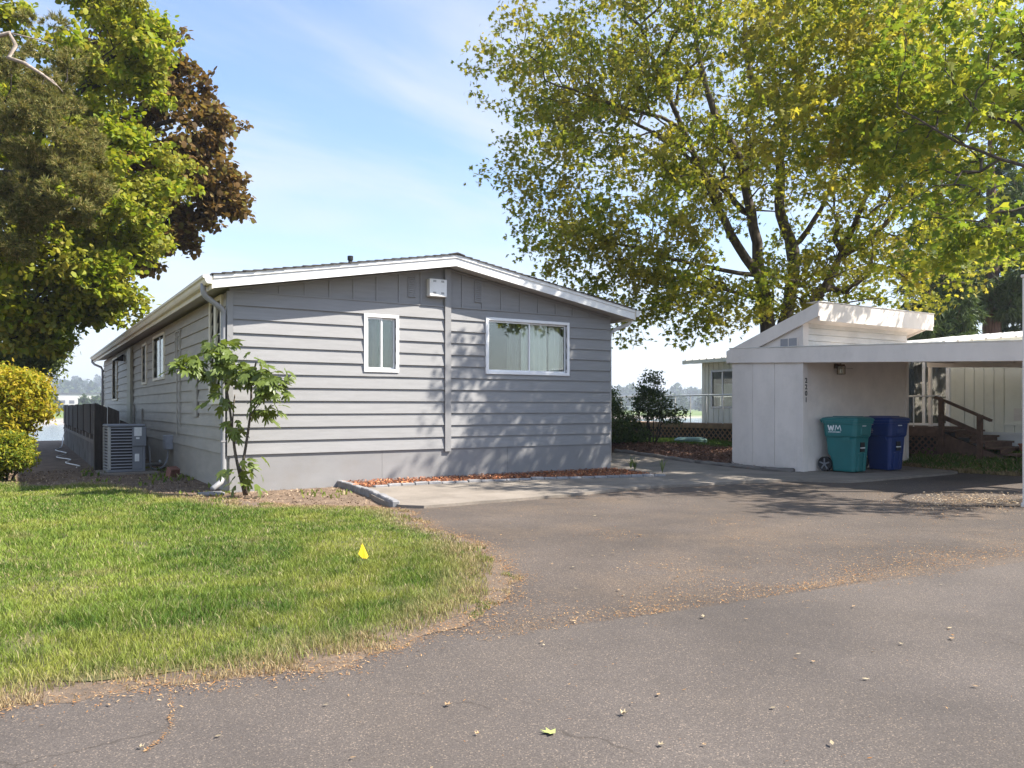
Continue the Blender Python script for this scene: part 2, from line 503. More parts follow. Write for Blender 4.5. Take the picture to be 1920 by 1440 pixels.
def mk_ground():
    m, t, p = newmat('ground_soil')
    g = t.nodes.new('ShaderNodeNewGeometry'); s = t.nodes.new('ShaderNodeSeparateXYZ')
    t.links.new(g.outputs['Position'], s.inputs[0])
    soil = nramp(t, nnoise(t, 3.5, 6, .65), [(.3, (.10,.066,.044)), (.55, (.175,.12,.08)), (.8, (.25,.18,.12))])
    gr = nramp(t, nnoise(t, .06, 5, .6), [(.35, (.07,.12,.02)), (.65, (.16,.21,.04))])
    mr = t.nodes.new('ShaderNodeMapRange'); mr.inputs[1].default_value = 293; mr.inputs[2].default_value = 300
    t.links.new(s.outputs[1], mr.inputs[0])
    rock = nramp(t, nnoise(t, .8, 4, .7), [(.35, (.20,.17,.15)), (.65, (.42,.37,.33))])
    mr2 = t.nodes.new('ShaderNodeMapRange'); mr2.inputs[1].default_value = 200; mr2.inputs[2].default_value = 220
    t.links.new(s.outputs[1], mr2.inputs[0])
    c = nmix(t, mr2.outputs[0], soil, rock)
    c = nmix(t, mr.outputs[0], c, gr)
    t.links.new(c, p.inputs['Base Color']); p.inputs['Roughness'].default_value = .95
    nbump(t, p, nnoise(t, 25, 5, .7), .6, .03)
    return m
M['ground'] = mk_ground()

def mk_asphalt(name, base, brown, brown_amt, speck, bscale):
    m, t, p = newmat(name)
    big = nnoise(t, .55, 5, .6)
    d = tuple(x*.70 for x in base); l = tuple(x*1.25 for x in base)
    c = nramp(t, big, [(.3, d), (.7, l)])
    bn = nramp(t, nnoise(t, .9, 6, .65), [(.46, (0,0,0)), (.66, (1,1,1))])
    c = nmix(t, nmath(t, 'MULTIPLY', bn, brown_amt), c, brown)
    v = t.nodes.new('ShaderNodeTexVoronoi'); v.inputs['Scale'].default_value = bscale
    g = t.nodes.new('ShaderNodeNewGeometry'); t.links.new(g.outputs['Position'], v.inputs['Vector'])
    sc_ = t.nodes.new('ShaderNodeSeparateColor'); t.links.new(v.outputs['Color'], sc_.inputs[0])
    st = nramp(t, sc_.outputs[0], [(.0, (.62,.60,.60)), (.55, (1,1,1)), (.90, (1.15,1.12,1.1)), (.985, (2.6,2.4,2.1))])
    c = nmix(t, speck, c, nmix(t, 1.0, c, st, 'MULTIPLY'))
    fine = nramp(t, nnoise(t, 160, 2, .6), [(.3, (.7,.7,.7)), (.7, (1.3,1.3,1.3))])
    c = nmix(t, .8, c, nmix(t, 1.0, c, fine, 'MULTIPLY'))
    oil = nramp(t, nnoise(t, .42, 5, .7), [(.52, (0,0,0)), (.70, (1,1,1))])
    c = nmix(t, nmath(t, 'MULTIPLY', oil, .30), c, tuple(x*.5 for x in base))
    wob = t.nodes.new('ShaderNodeTexNoise'); wob.inputs['Scale'].default_value = 2.2; wob.inputs['Detail'].default_value = 5
    t.links.new(g.outputs['Position'], wob.inputs[0])
    va = t.nodes.new('ShaderNodeVectorMath'); va.operation = 'MULTIPLY_ADD'; va.inputs[1].default_value = (.5, .5, 0)
    t.links.new(wob.outputs['Color'], va.inputs[0]); t.links.new(g.outputs['Position'], va.inputs[2])
    vc = t.nodes.new('ShaderNodeTexVoronoi'); vc.feature = 'DISTANCE_TO_EDGE'; vc.inputs['Scale'].default_value = .34
    t.links.new(va.outputs[0], vc.inputs['Vector'])
    ck = nramp(t, vc.outputs['Distance'], [(.0, (1,1,1)), (.0035, (0,0,0))])
    mk = nramp(t, nnoise(t, .7, 3, .6), [(.50, (0,0,0)), (.56, (1,1,1))])
    c = nmix(t, nmath(t, 'MULTIPLY', nmath(t, 'MULTIPLY', ck, mk), .65), c, (.035, .028, .022))
    t.links.new(c, p.inputs['Base Color']); p.inputs['Roughness'].default_value = .85
    p.inputs['Specular IOR Level'].default_value = .35
    nbump(t, p, nmath(t, 'ADD', sc_.outputs[1], nnoise(t, 90, 3, .6)), .45, .006)
    return m
M['road'] = mk_asphalt('road_asphalt', (.088,.075,.067), (.106,.088,.074), .45, .75, 190)
M['drive'] = mk_asphalt('drive_asphalt', (.083,.068,.058), (.126,.094,.068), .55, .8, 150)

def mk_concrete():
    m, t, p = newmat('walk_concrete')
    c = nramp(t, nnoise(t, 1.2, 7, .65), [(.3, (.15,.128,.105)), (.55, (.23,.198,.165)), (.8, (.29,.255,.215))])
    f = nramp(t, nnoise(t, 90, 3, .7), [(.3, (.6,.6,.6)), (.7, (1.3,1.3,1.3))])
    c = nmix(t, .7, c, nmix(t, 1.0, c, f, 'MULTIPLY'))
    t.links.new(c, p.inputs['Base Color']); p.inputs['Roughness'].default_value = .9
    nbump(t, p, nnoise(t, 70, 4, .7), .4, .006)
    return m
M['concrete'] = mk_concrete()

def mk_lawn():
    m, t, p = newmat('lawn_soil')
    c = nramp(t, nnoise(t, 5, 5, .6), [(.3, (.06,.07,.022)), (.55, (.12,.115,.042)), (.8, (.22,.165,.085))])
    t.links.new(c, p.inputs['Base Color']); p.inputs['Roughness'].default_value = .95
    nbump(t, p, nnoise(t, 40, 4, .7), .8, .02)
    return m
M['lawn'] = mk_lawn()

def mk_verge():
    m, t, p = newmat('verge_soil')
    c = nramp(t, nnoise(t, 9, 6, .7), [(.3, (.075,.058,.045)), (.5, (.13,.095,.068)), (.75, (.21,.15,.10))])
    t.links.new(c, p.inputs['Base Color']); p.inputs['Roughness'].default_value = .95
    nbump(t, p, nnoise(t, 60, 4, .7), .8, .012)
    return m
M['verge'] = mk_verge()

def mk_mulch():
    m, t, p = newmat('mulch_base')
    c = nramp(t, nnoise(t, 30, 5, .7), [(.3, (.05,.028,.02)), (.6, (.15,.075,.05)), (.8, (.22,.12,.08))])
    t.links.new(c, p.inputs['Base Color']); p.inputs['Roughness'].default_value = .95
    nbump(t, p, nnoise(t, 45, 4, .7), 1, .03)
    return m
M['mulch_base'] = mk_mulch()

def mk_water():
    m, t, p = newmat('river_water')
    p.inputs['Base Color'].default_value = (.10, .14, .17, 1)
    p.inputs['Roughness'].default_value = .12
    p.inputs['IOR'].default_value = 1.33
    nbump(t, p, nnoise(t, .6, 4, .6, stretch=(1, 2.2, 1)), .25, .15)
    return m
M['water'] = mk_water()

# ------------------------------------------------------------------ ground, river, paving
def axis_vals(lo, hi, near, step, grow):
    a = [0.0]
    s = step
    while a[-1] < hi:
        a.append(a[-1]+s)
        if a[-1] > near: s *= grow
    b = [0.0]; s = step
    while b[-1] > lo:
        b.append(b[-1]-s)
        if b[-1] < -near: s *= grow
    return np.array(sorted(set(a+b)))
gx = axis_vals(-3200, 4200, 30, .8, 1.16)
gy = np.array(sorted(set(np.round(np.concatenate([axis_vals(-400, 60, 45, .8, 1.2), np.arange(60, 270, 20), np.arange(270, 330, 3), np.arange(330, 900, 40), np.arange(900, 3200, 90)]), 3))))
X, Y = np.meshgrid(gx, gy)
Z = hgt(X, Y) - .03
nx, ny = len(gx), len(gy)
idx = np.arange(nx*ny).reshape(ny, nx)
Fq = np.stack([idx[:-1,:-1], idx[:-1,1:], idx[1:,1:], idx[1:,:-1]], -1).reshape(-1, 4)
me = mesh_np('ground', np.stack([X, Y, Z], -1), Fq); me.materials.append(M['ground'])
tag(link(bpy.data.objects.new('ground', me)), kind='structure')
o = MB().add([(-3200, 26, -4.0), (4200, 26, -4.0), (4200, 330, -4.0), (-3200, 330, -4.0)], [(0,1,2,3)]).build('river', M['water']); tag(o, kind='structure')

ROAD_EDGE = [(-80, -8.2), (-20, -8.2), (-8, -8.2), (-2.79, -8.2), (-1.97, -8.2), (-1.21, -8.4), (-.57, -8.75), (.12, -8.9), (1.08, -8.99), (2.25, -9.09), (3.77, -9.25), (8, -9.5), (20, -10), (80, -12)]
road_poly = [(-80, -40), (80, -40)] + ROAD_EDGE[::-1]
tag(sheet('road', organic(road_poly, .12, .022, 3), 0.0, M['road'], None), kind='structure')
DRIVE = [(-1.3, -9.4), (4, -9.8), (12.5, -10.2), (13.1, -7.8), (13.0, -4.6), (12.6, -4.0), (10.9, -4.22), (9.3, -4.2), (8.7, -3.6), (7.7, -3.33), (6.5, -3.2), (5.5, -3.1), (3.8, -3.38), (2.4, -3.45), (1.2, -3.25),
         (.6, -4.2), (.4, -5.5), (.1, -6.7), (-.4, -7.65), (-.9, -8.0), (-1.4, -8.2)]
tag(sheet('driveway', organic(DRIVE, .15, .03, 5), -.003, M['drive'], None), kind='structure')
WALK = [(1.40, -3.30), (2.45, -3.46), (3.8, -3.40), (5.5, -3.12), (6.5, -3.22), (7.7, -3.30), (8.7, -3.58), (9.3, -4.15), (10.9, -4.2), (12.9, -4.0), (13.2, -2.5), (10.1, -2.45), (9.75, -1.5), (9.66, -.1), (9.6, 2.4), (8.0, 4.5), (7.55, 4.5), (7.52, -.2), (7.3, -1.75), (6.2, -1.55), (4.8, -1.19), (2.87, -.98), (1.85, -.98)]
tag(sheet('concrete_walk', organic(WALK, .3, .015, 8), .035, M['concrete'], .6, thick=.12), kind='structure')
RED_BED = [(1.72, -1.0), (2.87, -.9), (4.8, -1.1), (6.2, -1.48), (7.2, -1.7), (7.47, -.3), (7.47, .1), (1.78, .1)]
tag(sheet('red_mulch_bed', RED_BED, .035, M['mulch_base'], .4), kind='structure')
DARK_BED = [(9.62, 4.6), (9.66, 2.4), (9.7, -.1), (9.8, -1.5), (10.1, -2.4), (10.14, -.6), (13.6, -.6), (13.0, 1.1), (12.3, 1.6), (11.5, 2.6), (10.6, 3.6)]
tag(sheet('mulch_bed', organic(DARK_BED, .3, .05, 4), .02, M['mulch_base'], .4), kind='structure')
LAWN = [(-14, 3.6), (-6, 3.6), (-3.02, 3.42), (-2.42, 2.35), (-1.6, 2.2), (-.85, -.25), (-.47, -1.8), (.32, -2.45), (1.1, -3.1), (1.2, -3.6), (1.0, -4.6), (.92, -5.5), (.68, -6.7), (.24, -7.6), (-.22, -8.2), (-.68, -8.55), (-1.18, -8.74), (-1.95, -8.7), (-2.8, -8.55), (-6, -8.5), (-14, -8.45)]
LAWN_O = organic(LAWN, .2, .06, 12)
VERGE = organic([(-14, 3.8), (-3, 3.5), (-.8, -.1), (.3, -2.3), (1.1, -3.05), (1.27, -3.6), (1.08, -4.6), (1.0, -5.5), (.78, -6.7), (.34, -7.66), (-.14, -8.28), (-.62, -8.63), (-1.18, -8.82), (-1.95, -8.78), (-2.8, -8.63), (-6, -8.58), (-14, -8.52)], .05, .10, 15)
tag(sheet('verge_soil', VERGE, .0012, M['verge'], None), kind='structure')
tag(sheet('lawn', [p for p in organic([(a*1.0-(.22 if a > -3 else 0), b+(.2 if b < -8 else 0)) for a, b in LAWN], .15, .10, 17)], .006, M['lawn'], .6), kind='structure')
YARD = [(8.2, 26), (8.2, 9), (9.6, 4.6), (10.6, 3.6), (11.5, 2.6), (12.3, 1.6), (13.0, 1.1), (13.6, -.6), (13.7, -2.4), (15.15, -2.4), (15.15, 26)]
tag(sheet('neighbour_lawn', YARD, .0, M['lawn'], .8), kind='structure')
STRIP = [(13.2, -2.45), (12.95, -4.0), (13.2, -5.2), (13.7, -7.5), (15.15, -7.5), (15.15, -2.45)]
tag(sheet('neighbour_grass_strip', organic(STRIP, .3, .05, 6), .0, M['lawn'], .4), kind='structure')

# ------------------------------------------------------------------ foliage and litter builders
def sample_poly(poly, n, prob=None):
    P = np.asarray(poly); out = []
    tot = 0
    while tot < n:
        k = n*3
        x = rng.uniform(P[:,0].min(), P[:,0].max(), k); y = rng.uniform(P[:,1].min(), P[:,1].max(), k)
        ok = in_poly(x, y, poly)
        if prob is not None:
            ok &= rng.random(k) < prob(x, y)
        out.append(np.stack([x[ok], y[ok]], 1)); tot += ok.sum()
    return np.concatenate(out)[:n]

def blades(name, poly, n, hmin, hmax, colfn, off=.012, prob=None, width=.004):
    p = sample_poly(poly, n, prob)
    x, y = p[:,0], p[:,1]; z = hgt(x, y)+off-.005
    # size with distance from the kerb so the far turf stays filled
    D = np.hypot(x-CAMX, y-CAMY)
    clump = vnoise(x, y, .16, 2); med = vnoise(x, y, .8, 5)
    h = (hmin+(hmax-hmin)*rng.random(n)*(.2+.8*clump))*(.55+.9*med)
    w = width*(.8+.5*rng.random(n))*np.clip(D/4.5, 1, 4.2)
    a = rng.uniform(0, 2*np.pi, n); lean = rng.uniform(.15, .95, n)*h
    la = a + rng.normal(0, .9, n) + (vnoise(x, y, .5, 8)-.5)*5
    ux, uy = np.cos(a)*w, np.sin(a)*w
    lx, ly = np.cos(la)*lean, np.sin(la)*lean
    V = np.zeros((n, 5, 3))
    V[:,0] = np.stack([x-ux, y-uy, z], 1); V[:,1] = np.stack([x+ux, y+uy, z], 1)
    V[:,2] = np.stack([x+ux*.75+lx*.35, y+uy*.75+ly*.35, z+h*.6], 1); V[:,3] = np.stack([x-ux*.75+lx*.35, y-uy*.75+ly*.35, z+h*.6], 1)
    V[:,4] = np.stack([x+lx, y+ly, z+h], 1)
    b = (np.arange(n)*5)[:,None]
    Fc = np.concatenate([b+[0,1,2], b+[0,2,3], b+[3,2,4]])
    me = mesh_np(name, V, Fc)
    c = colfn(x, y, n)
    set_col(me, np.repeat(c, 5, 0)); me.materials.append(M['grass'])
    return link(bpy.data.objects.new(name, me))

def lerp(a, b, t):
    t = np.asarray(t)[:,None]; return np.asarray(a)[None]*(1-t)+np.asarray(b)[None]*t

def lawn_col(x, y, n):
    r = rng.random(n)
    c = lerp((.062,.125,.016), (.21,.275,.042), np.clip(r*.6+(vnoise(x, y, 1.1, 21)-.5)*.8+(vnoise(x, y, .17, 2)-.5)*.7+.2, 0, 1))
    yel = np.clip((.6*vnoise(x, y, .9, 33)+.4*vnoise(x, y, .22, 34)-.46)*3.2, 0, 1)*.55
    c = c*(1-yel[:,None]) + np.array([.34,.33,.07])*yel[:,None]
    d = poly_dist(x, y, LAWN_O)
    edge = np.clip(1-d/(.20+.42*vnoise(x, y, .5, 41)), 0, 1)
    dry = np.clip(edge*1.5*(rng.random(n) < .9) + (vnoise(x, y, .45, 55) > .88)*.5, 0, 1)*(rng.random(n)*.7+.3)
    c = c*(1-dry[:,None]) + lerp((.24,.17,.08), (.46,.36,.2), rng.random(n))*dry[:,None]
    th = (rng.random(n) < .07)[:,None]
    c = np.where(th, lerp((.30,.24,.11), (.46,.40,.22), rng.random(n)), c)
    return c*1.06

def lawn_prob(x, y):
    D = np.hypot(x-CAMX, y-CAMY)
    vis = np.where(x < -7.5, .15, 1.0)
    d = poly_dist(x, y, LAWN_O)
    return np.clip(5.2/np.maximum(D, 3.6), .3, 1)**1.3*vis*np.clip(.22+d/.4*(.4+1.2*vnoise(x, y, .4, 44)), 0, 1)*np.clip(.35+1.3*vnoise(x, y, .3, 61), 0, 1)
g = blades('lawn_grass', LAWN_O, 340000, .025, .08, lawn_col, off=.006, prob=lawn_prob, width=.0019)
VERGE_A = np.array(VERGE)
def verge_prob(x, y):
    d = poly_dist(x, y, VERGE[::5]); return np.where((d < .34) & (x > -6) & (y < 0), np.clip((vnoise(x, y, .16, 91)-.38)*2.6, 0, 1), 0)
def verge_col(x, y, n):
    c = lerp((.24,.17,.08), (.50,.40,.23), rng.random(n)); g_ = ((vnoise(x, y, .3, 92) > .6) & (rng.random(n) < .7))[:,None]
    return np.where(g_, lerp((.08,.13,.02), (.2,.24,.05), rng.random(n)), c)
tag(blades('verge_grass', VERGE, 16000, .015, .05, verge_col, .003, verge_prob, .002), 'dry straw coloured grass fringe along the lawn edge', 'grass', kind='stuff')
tag(g, 'sunlit green lawn grass with dry yellow edges before the house', 'grass', kind='stuff')
def nb_col(x, y, n):
    return lerp((.05,.11,.015), (.17,.24,.035), np.clip(rng.random(n)*.7+.3*vnoise(x, y, .8, 4), 0, 1))
def strip_col(x, y, n):
    c = nb_col(x, y, n); d = ((rng.random(n) < .25) | (x+vnoise(x, y, .4, 3)*.5 < 13.35))[:,None]
    return np.where(d, lerp((.2,.15,.07), (.4,.3,.15), rng.random(n)), c)
tag(blades('neighbour_yard_grass', YARD, 26000, .05, .1, nb_col, .0, lambda x, y: np.where((y < 6) & (y > -.5), 1, .06), .006), 'bright green yard grass behind the mulch bed', 'grass', kind='stuff')
tag(blades('strip_grass', STRIP, 22000, .06, .16, strip_col, .0, None, .005), 'shaded tufty grass strip before the pale neighbouring house', 'grass', kind='stuff')
DIRT = [(-4.2, 5.5), (-3, 3.4), (-2.4, 2.3), (-.8, -.4), (-.45, -1.9), (1.1, -3.1), (1.5, -2), (1.7, 0), (0, 0), (-.1, 6), (-1.5, 6.5)]
tag(blades('stray_grass', DIRT, 420, .05, .14, lawn_col, -.03, lambda x, y: (vnoise(x, y, .5, 77) > .62)*1.0, .005), 'stray grass tufts in the bare soil by the house corner', 'grass', kind='stuff')

def slivers(name, pts, smin, smax, asp, cols, mat, off, lift=.006, jag=False, flat=.25):
    n = len(pts); x, y = pts[:,0], pts[:,1]
    z = hgt(x, y)+off+rng.random(n)*lift
    s = smin+(smax-smin)*rng.random(n)**2; w = s*asp*(.6+.8*rng.random(n))
    a = rng.uniform(0, 2*np.pi, n)
    d = np.stack([np.cos(a), np.sin(a), rng.normal(0, flat, n)], 1); d /= np.linalg.norm(d, axis=1)[:,None]
    e = np.stack([-np.sin(a), np.cos(a), rng.normal(0, flat, n)], 1); e /= np.linalg.norm(e, axis=1)[:,None]
    c = np.stack([x, y, z], 1)
    dd = d*s[:,None]/2; ee = e*w[:,None]/2
    V = np.stack([c-dd, c-dd*.1+ee, c+dd, c+dd*.1-ee, ], 1)
    V[:,:,2] = np.maximum(V[:,:,2], (z-lift)[:,None]*0+hgt(x, y)[:,None]+off-.004)
    b = (np.arange(n)*4)[:,None]
    me = mesh_np(name, V, np.concatenate([b+[0,1,2], b+[0,2,3]]))
    k = rng.integers(0, len(cols), n); f = rng.uniform(.7, 1.3, n)[:,None]
    set_col(me, np.repeat(np.clip(np.array(cols)[k]*f, 0, 1), 4, 0)); me.materials.append(mat)
    return link(bpy.data.objects.new(name, me))

TAN = [(.34,.19,.08), (.42,.26,.12), (.30,.14,.05), (.46,.33,.19), (.22,.12,.06), (.36,.18,.06)]
# dry needles and husks: along the turf edge, the seam of the road and the drive, by the far post, thinly everywhere
P = []
edge = [p for p in LAWN_O if -6 < p[0] < 1.4 and (p[1] < -8 or p[0] > -.7)]
e = np.array(edge); k = rng.integers(0, len(e), 9000)
P.append(e[k]+rng.normal(0, 1, (9000, 2))*np.array([.12, .10])*(.4+rng.random((9000, 1)))+np.array([.08, -.05]))
ve = np.array([p for p in VERGE if -6 < p[0] < 1.5 and (p[1] < -8 or p[0] > -.7)]); k = rng.integers(0, len(ve), 14000)
P.append(ve[k]+rng.normal(0, 1, (14000, 2))*.07*(.3+1.4*vnoise(ve[k][:,0], ve[k][:,1], .5, 71))[:,None])
t = rng.random(9000); sxx = -.6+t*6.5
P.append(np.stack([sxx, -8.9-.055*np.maximum(sxx, 0)+np.abs(rng.normal(0, .30, 9000))*(.15+1.3*vnoise(sxx, sxx*0, .5, 9))-.03], 1))
q = np.stack([rng.uniform(1.5, 8.5, 60000), rng.uniform(-9.3, -6.2, 60000)], 1)
keep = rng.random(60000) < .9*np.clip((vnoise(q[:,0], q[:,1], 1.0, 14)-.45)*2.4, 0, 1)*np.exp(-np.abs(q[:,1]+8.75+.05*q[:,0]-.12*(q[:,0]-3))/.55)
P.append(q[keep])
P.append(np.stack([rng.normal(8.0, .9, 5200), rng.normal(-6.7, .55, 5200)], 1))
P.append(np.stack([rng.uniform(1, 11, 5200), rng.uniform(-9, -3.3, 5200)], 1))
q = np.stack([rng.uniform(.2, 10, 60000), rng.uniform(-9.2, -6.0, 60000)], 1)
P.append(q[rng.random(60000) < .9*np.clip((.6*vnoise(q[:,0], q[:,1], .8, 114)+.4*vnoise(q[:,0], q[:,1], .2, 115)-.55)*3, 0, 1)])
P.append(np.stack([rng.uniform(-3, 9, 1300), rng.uniform(-12.5, -8.9, 1300)], 1))
P.append(np.stack([rng.uniform(1.6, 6.8, 700), rng.normal(-3.42, .06, 700)], 1))
P.append(np.stack([rng.uniform(5.0, 10.5, 1500), rng.normal(-3.5, .45, 1500)], 1))
P = np.concatenate(P)
tag(slivers('dry_litter', P, .006, .026, .22, TAN, M['litter'], .004), 'scattered dry brown needles and husks on the paving', 'litter', kind='stuff')
P = np.stack([rng.normal(8.25, .7, 2600), rng.normal(-6.85, .4, 2600)], 1)
tag(slivers('leaf_drift', P, .012, .05, .4, [(.36,.27,.17), (.28,.18,.10), (.45,.37,.27)], M['litter'], .006, .03), 'drift of pale dead leaves at the foot of the white post', 'litter', kind='stuff')
RED = [(.34,.12,.055), (.42,.17,.08), (.25,.09,.045), (.5,.25,.13), (.18,.07,.04)]
tag(slivers('red_bark_chips', sample_poly(RED_BED, 9000), .02, .075, .35, RED, M['mulch'], .04, .035, flat=.5), 'reddish bark chips in the narrow bed under the front wall', 'bark chips', kind='stuff')
DKC = [(.17,.09,.06), (.24,.13,.09), (.10,.055,.04), (.32,.19,.13)]
tag(slivers('brown_bark_chips', sample_poly(DARK_BED, 11000), .03, .11, .35, DKC, M['mulch'], .03, .05, flat=.5), 'dark brown bark chips in the bed beside the white shed', 'bark chips', kind='stuff')
SOILC = [(.22,.16,.11), (.30,.22,.15), (.13,.09,.065), (.38,.29,.2)]
tag(slivers('soil_crumbs', sample_poly(DIRT, 9000), .01, .05, .5, SOILC, M['mulch'], -.028, .02, flat=.6), 'soil crumbs and wood bits in the bare bed round the fig', 'soil', kind='stuff')

# ------------------------------------------------------------------ the grey house
HL = 21.6                                     # length of the house
RX = 3.72                                     # ridge
def zs(x): return 3.925 - .174*abs(x-RX)      # top of the roof deck
house = thing('house', (0, 0, 0), 'single storey grey lap sided house with low white trimmed gable roof', 'house')
FRONT_HOLES = [(2.22, 2.74, 1.93, 2.80), (4.57, 6.34, 1.95, 2.88)]       # x0,x1,z0,z1
SIDE_HOLES = [(.42, .76, 1.42, 2.98), (.90, 1.22, 1.42, 2.98), (6.35, 7.95, 1.97, 2.90), (9.28, 10.0, 1.93, 2.86), (16.4, 17.9, 1.58, 2.90)]
def wall_grid(mb, axis, c0, c1, lo, hi, z0, z1, holes):
    us = sorted({lo, hi, *[h[0] for h in holes], *[h[1] for h in holes]}); zz_ = sorted({z0, z1, *[h[2] for h in holes], *[h[3] for h in holes]})
    for i in range(len(us)-1):
        for j in range(len(zz_)-1):
            um = (us[i]+us[i+1])/2; zm = (zz_[j]+zz_[j+1])/2
            if any(h[0] < um < h[1] and h[2] < zm < h[3] for h in holes): continue
            if axis == 'x': mb.box(us[i], us[i+1], c0, c1, zz_[j], zz_[j+1])
            else: mb.box(c0, c1, us[i], us[i+1], zz_[j], zz_[j+1])
mb = MB()
wall_grid(mb, 'x', .01, .14, .01, 7.43, -.1, 3.06, FRONT_HOLES)
wall_grid(mb, 'y', .01, .138, .142, HL, -.1, 3.06, SIDE_HOLES)
mb.box(7.30, 7.432, .142, HL, -.1, 3.06).box(.14, 7.29, HL-.13, HL-.002, -.1, 3.06)
mb.prism([(.012, 3.062), (7.428, 3.062), (7.428, zs(7.43)-.16), (RX, zs(RX)-.16), (.012, zs(0)-.16)], 'y', .011, .139)
mb.box(.14, 7.29, .3, HL-.2, 3.0, 3.04)
mb.build('wall', M['siding'], house)

LAP0, LAP = .55, .2092
def lap_board(axis, u0, u1, z0, holes, sign_out, mat, plane, jit):
    """one lapped board; axis x: front wall (outward -y); axis y: side wall (outward -x)"""
    zt = z0+LAP+.012
    def t_at(z): return .034 - .029*(z-z0)/LAP + jit
    cuts = [(max(u0, h[0]), min(u1, h[1]), h[2], h[3]) for h in holes if h[0] < u1 and h[1] > u0 and h[2] < zt and h[3] > z0]
    def wedge(a, b, za, zb):
        if b-a < .01 or zb-za < .008: return
        mb = MB(); wa, wb = (random.uniform(-.003, .003) if za == z0 else 0 for _ in range(2))
        ta, tb = plane-t_at(za), plane-t_at(zb); bk = plane+.008
        if axis == 'x':
            mb.add([(a,ta,za+wa),(b,ta,za+wb),(b,bk,za),(a,bk,za),(a,tb,zb),(b,tb,zb),(b,bk,zb),(a,bk,zb)], [(0,3,2,1),(4,5,6,7),(0,1,5,4),(1,2,6,5),(2,3,7,6),(3,0,4,7)])
        else:
            mb.add([(ta,a,za),(ta,b,za),(bk,b,za),(bk,a,za),(tb,a,zb),(tb,b,zb),(bk,b,zb),(bk,a,zb)], [(0,1,2,3),(4,7,6,5),(0,4,5,1),(1,5,6,2),(2,6,7,3),(3,7,4,0)])
        mb.build('siding_board', mat, house)
    cur = u0
    for a, b, h0, h1 in sorted(cuts):
        wedge(cur, a, z0, zt)
        if h0 > z0: wedge(a, b, z0, min(h0, zt))
        if h1 < zt: wedge(a, b, max(h1, z0), zt)
        cur = b
    wedge(cur, u1, z0, zt)
for i in range(12):
    z0 = LAP0+i*LAP
    for (a, b) in ((.05, 3.672), (3.802, 7.44)):
        lap_board('x', a, b, z0, FRONT_HOLES, -1, M['siding'], 0.0, random.uniform(-.002, .002) + (.004 if a < 1 else -.002))
    js = [.05] + sorted(random.uniform(3, 20) for _ in range(2)) + [HL-.02]
    js = [.05, 3.66+random.choice((0, 3.66)), 11.0+random.choice((0, 1.83)), HL-.02]
    for a, b in zip(js[:-1], js[1:]):
        lap_board('y', a+.003, b-.003, z0, SIDE_HOLES, -1, M['siding_shaded'], 0.0, random.uniform(-.004, -.001))
# corner boards, centre batten, frieze, gable battens
box_part('corner_trim', M['trim_grey'], house, -.040, .047, -.042, -.001, .54, 3.06)
box_part('corner_trim', M['trim_grey'], house, -.040, -.001, -.0005, .046, .54, 3.06)
box_part('centre_batten', M['trim_grey'], house, 3.678, 3.796, -.054, -.002, .50, zs(RX)-.18)
for a, b in ((.0, 3.676), (3.798, 7.44)):
    box_part('frieze_trim', M['trim_grey'], house, a, b, -.026, .0, 3.062, 3.082)
x = .36
while x < 7.2:
    if abs(x-RX) > .12:
        box_part('gable_batten', M['trim_grey'], house, x-.014, x+.014, -.005, .005, 3.084, zs(x)-.175)
    x += .41
for s in (-1, 1):
    a, b = (0.0, RX) if s < 0 else (RX, 7.44)
    MB().prism([(a, zs(a)-.165), (b, zs(b)-.165), (b, zs(b)-.200), (a, zs(a)-.200)], 'y', -.022, .004).build('rake_moulding', M['trim_grey'], house)
# skirting panels on front and side, each with its own edges
fx = [0.0, 2.50, 4.996, 7.45]
for a, b in zip(fx[:-1], fx[1:]):
    MB().box(a+.002, b-.002, -.008, .006, -.08, .548).build('skirting_panel', M['skirt'], house)
sy = [0.0, 2.65, 5.1, 7.5, 9.9, 12.3, 14.7, 17.1, 19.5, HL]
for a, b in zip(sy[:-1], sy[1:]):
    MB().box(-.008, .006, a+.009+.002, b-.002, -.08, .548).build('skirting_panel', M['siding_shaded'], house)
# gable louvre vents
for cx_, n in ((3.06, 10), (4.375, 11)):
    vb = box_part('gable_vent', M['trim_grey'], house, cx_-.075, cx_+.075, -.007, .004, 3.19, 3.19+n*.036)
    for k in range(n):
        z = 3.20+k*.036
        MB().add([(cx_-.06, -.02, z), (cx_+.06, -.02, z), (cx_+.06, -.006, z+.022), (cx_-.06, -.006, z+.022), (cx_-.06, -.006, z-.001), (cx_+.06, -.006, z-.001)],
                 [(0,1,2,3), (0,4,5,1), (0,3,4), (1,5,2)]).build('louver', M['trim_grey'], vb)
# white meter-like vent box high on the gable
vbx = box_part('vent_box', M['white'], house, 3.335, 3.67, -.135, -.001, 3.225, 3.53, bevel=.006)
for zz_ in (3.27, 3.475):
    for xx in (3.40, 3.555):
        for k in range(3):
            box_part('vent_slot', M['ac_dark'], vbx, xx, xx+.06, -.1375, -.134, zz_+k*.012, zz_+k*.012+.005)
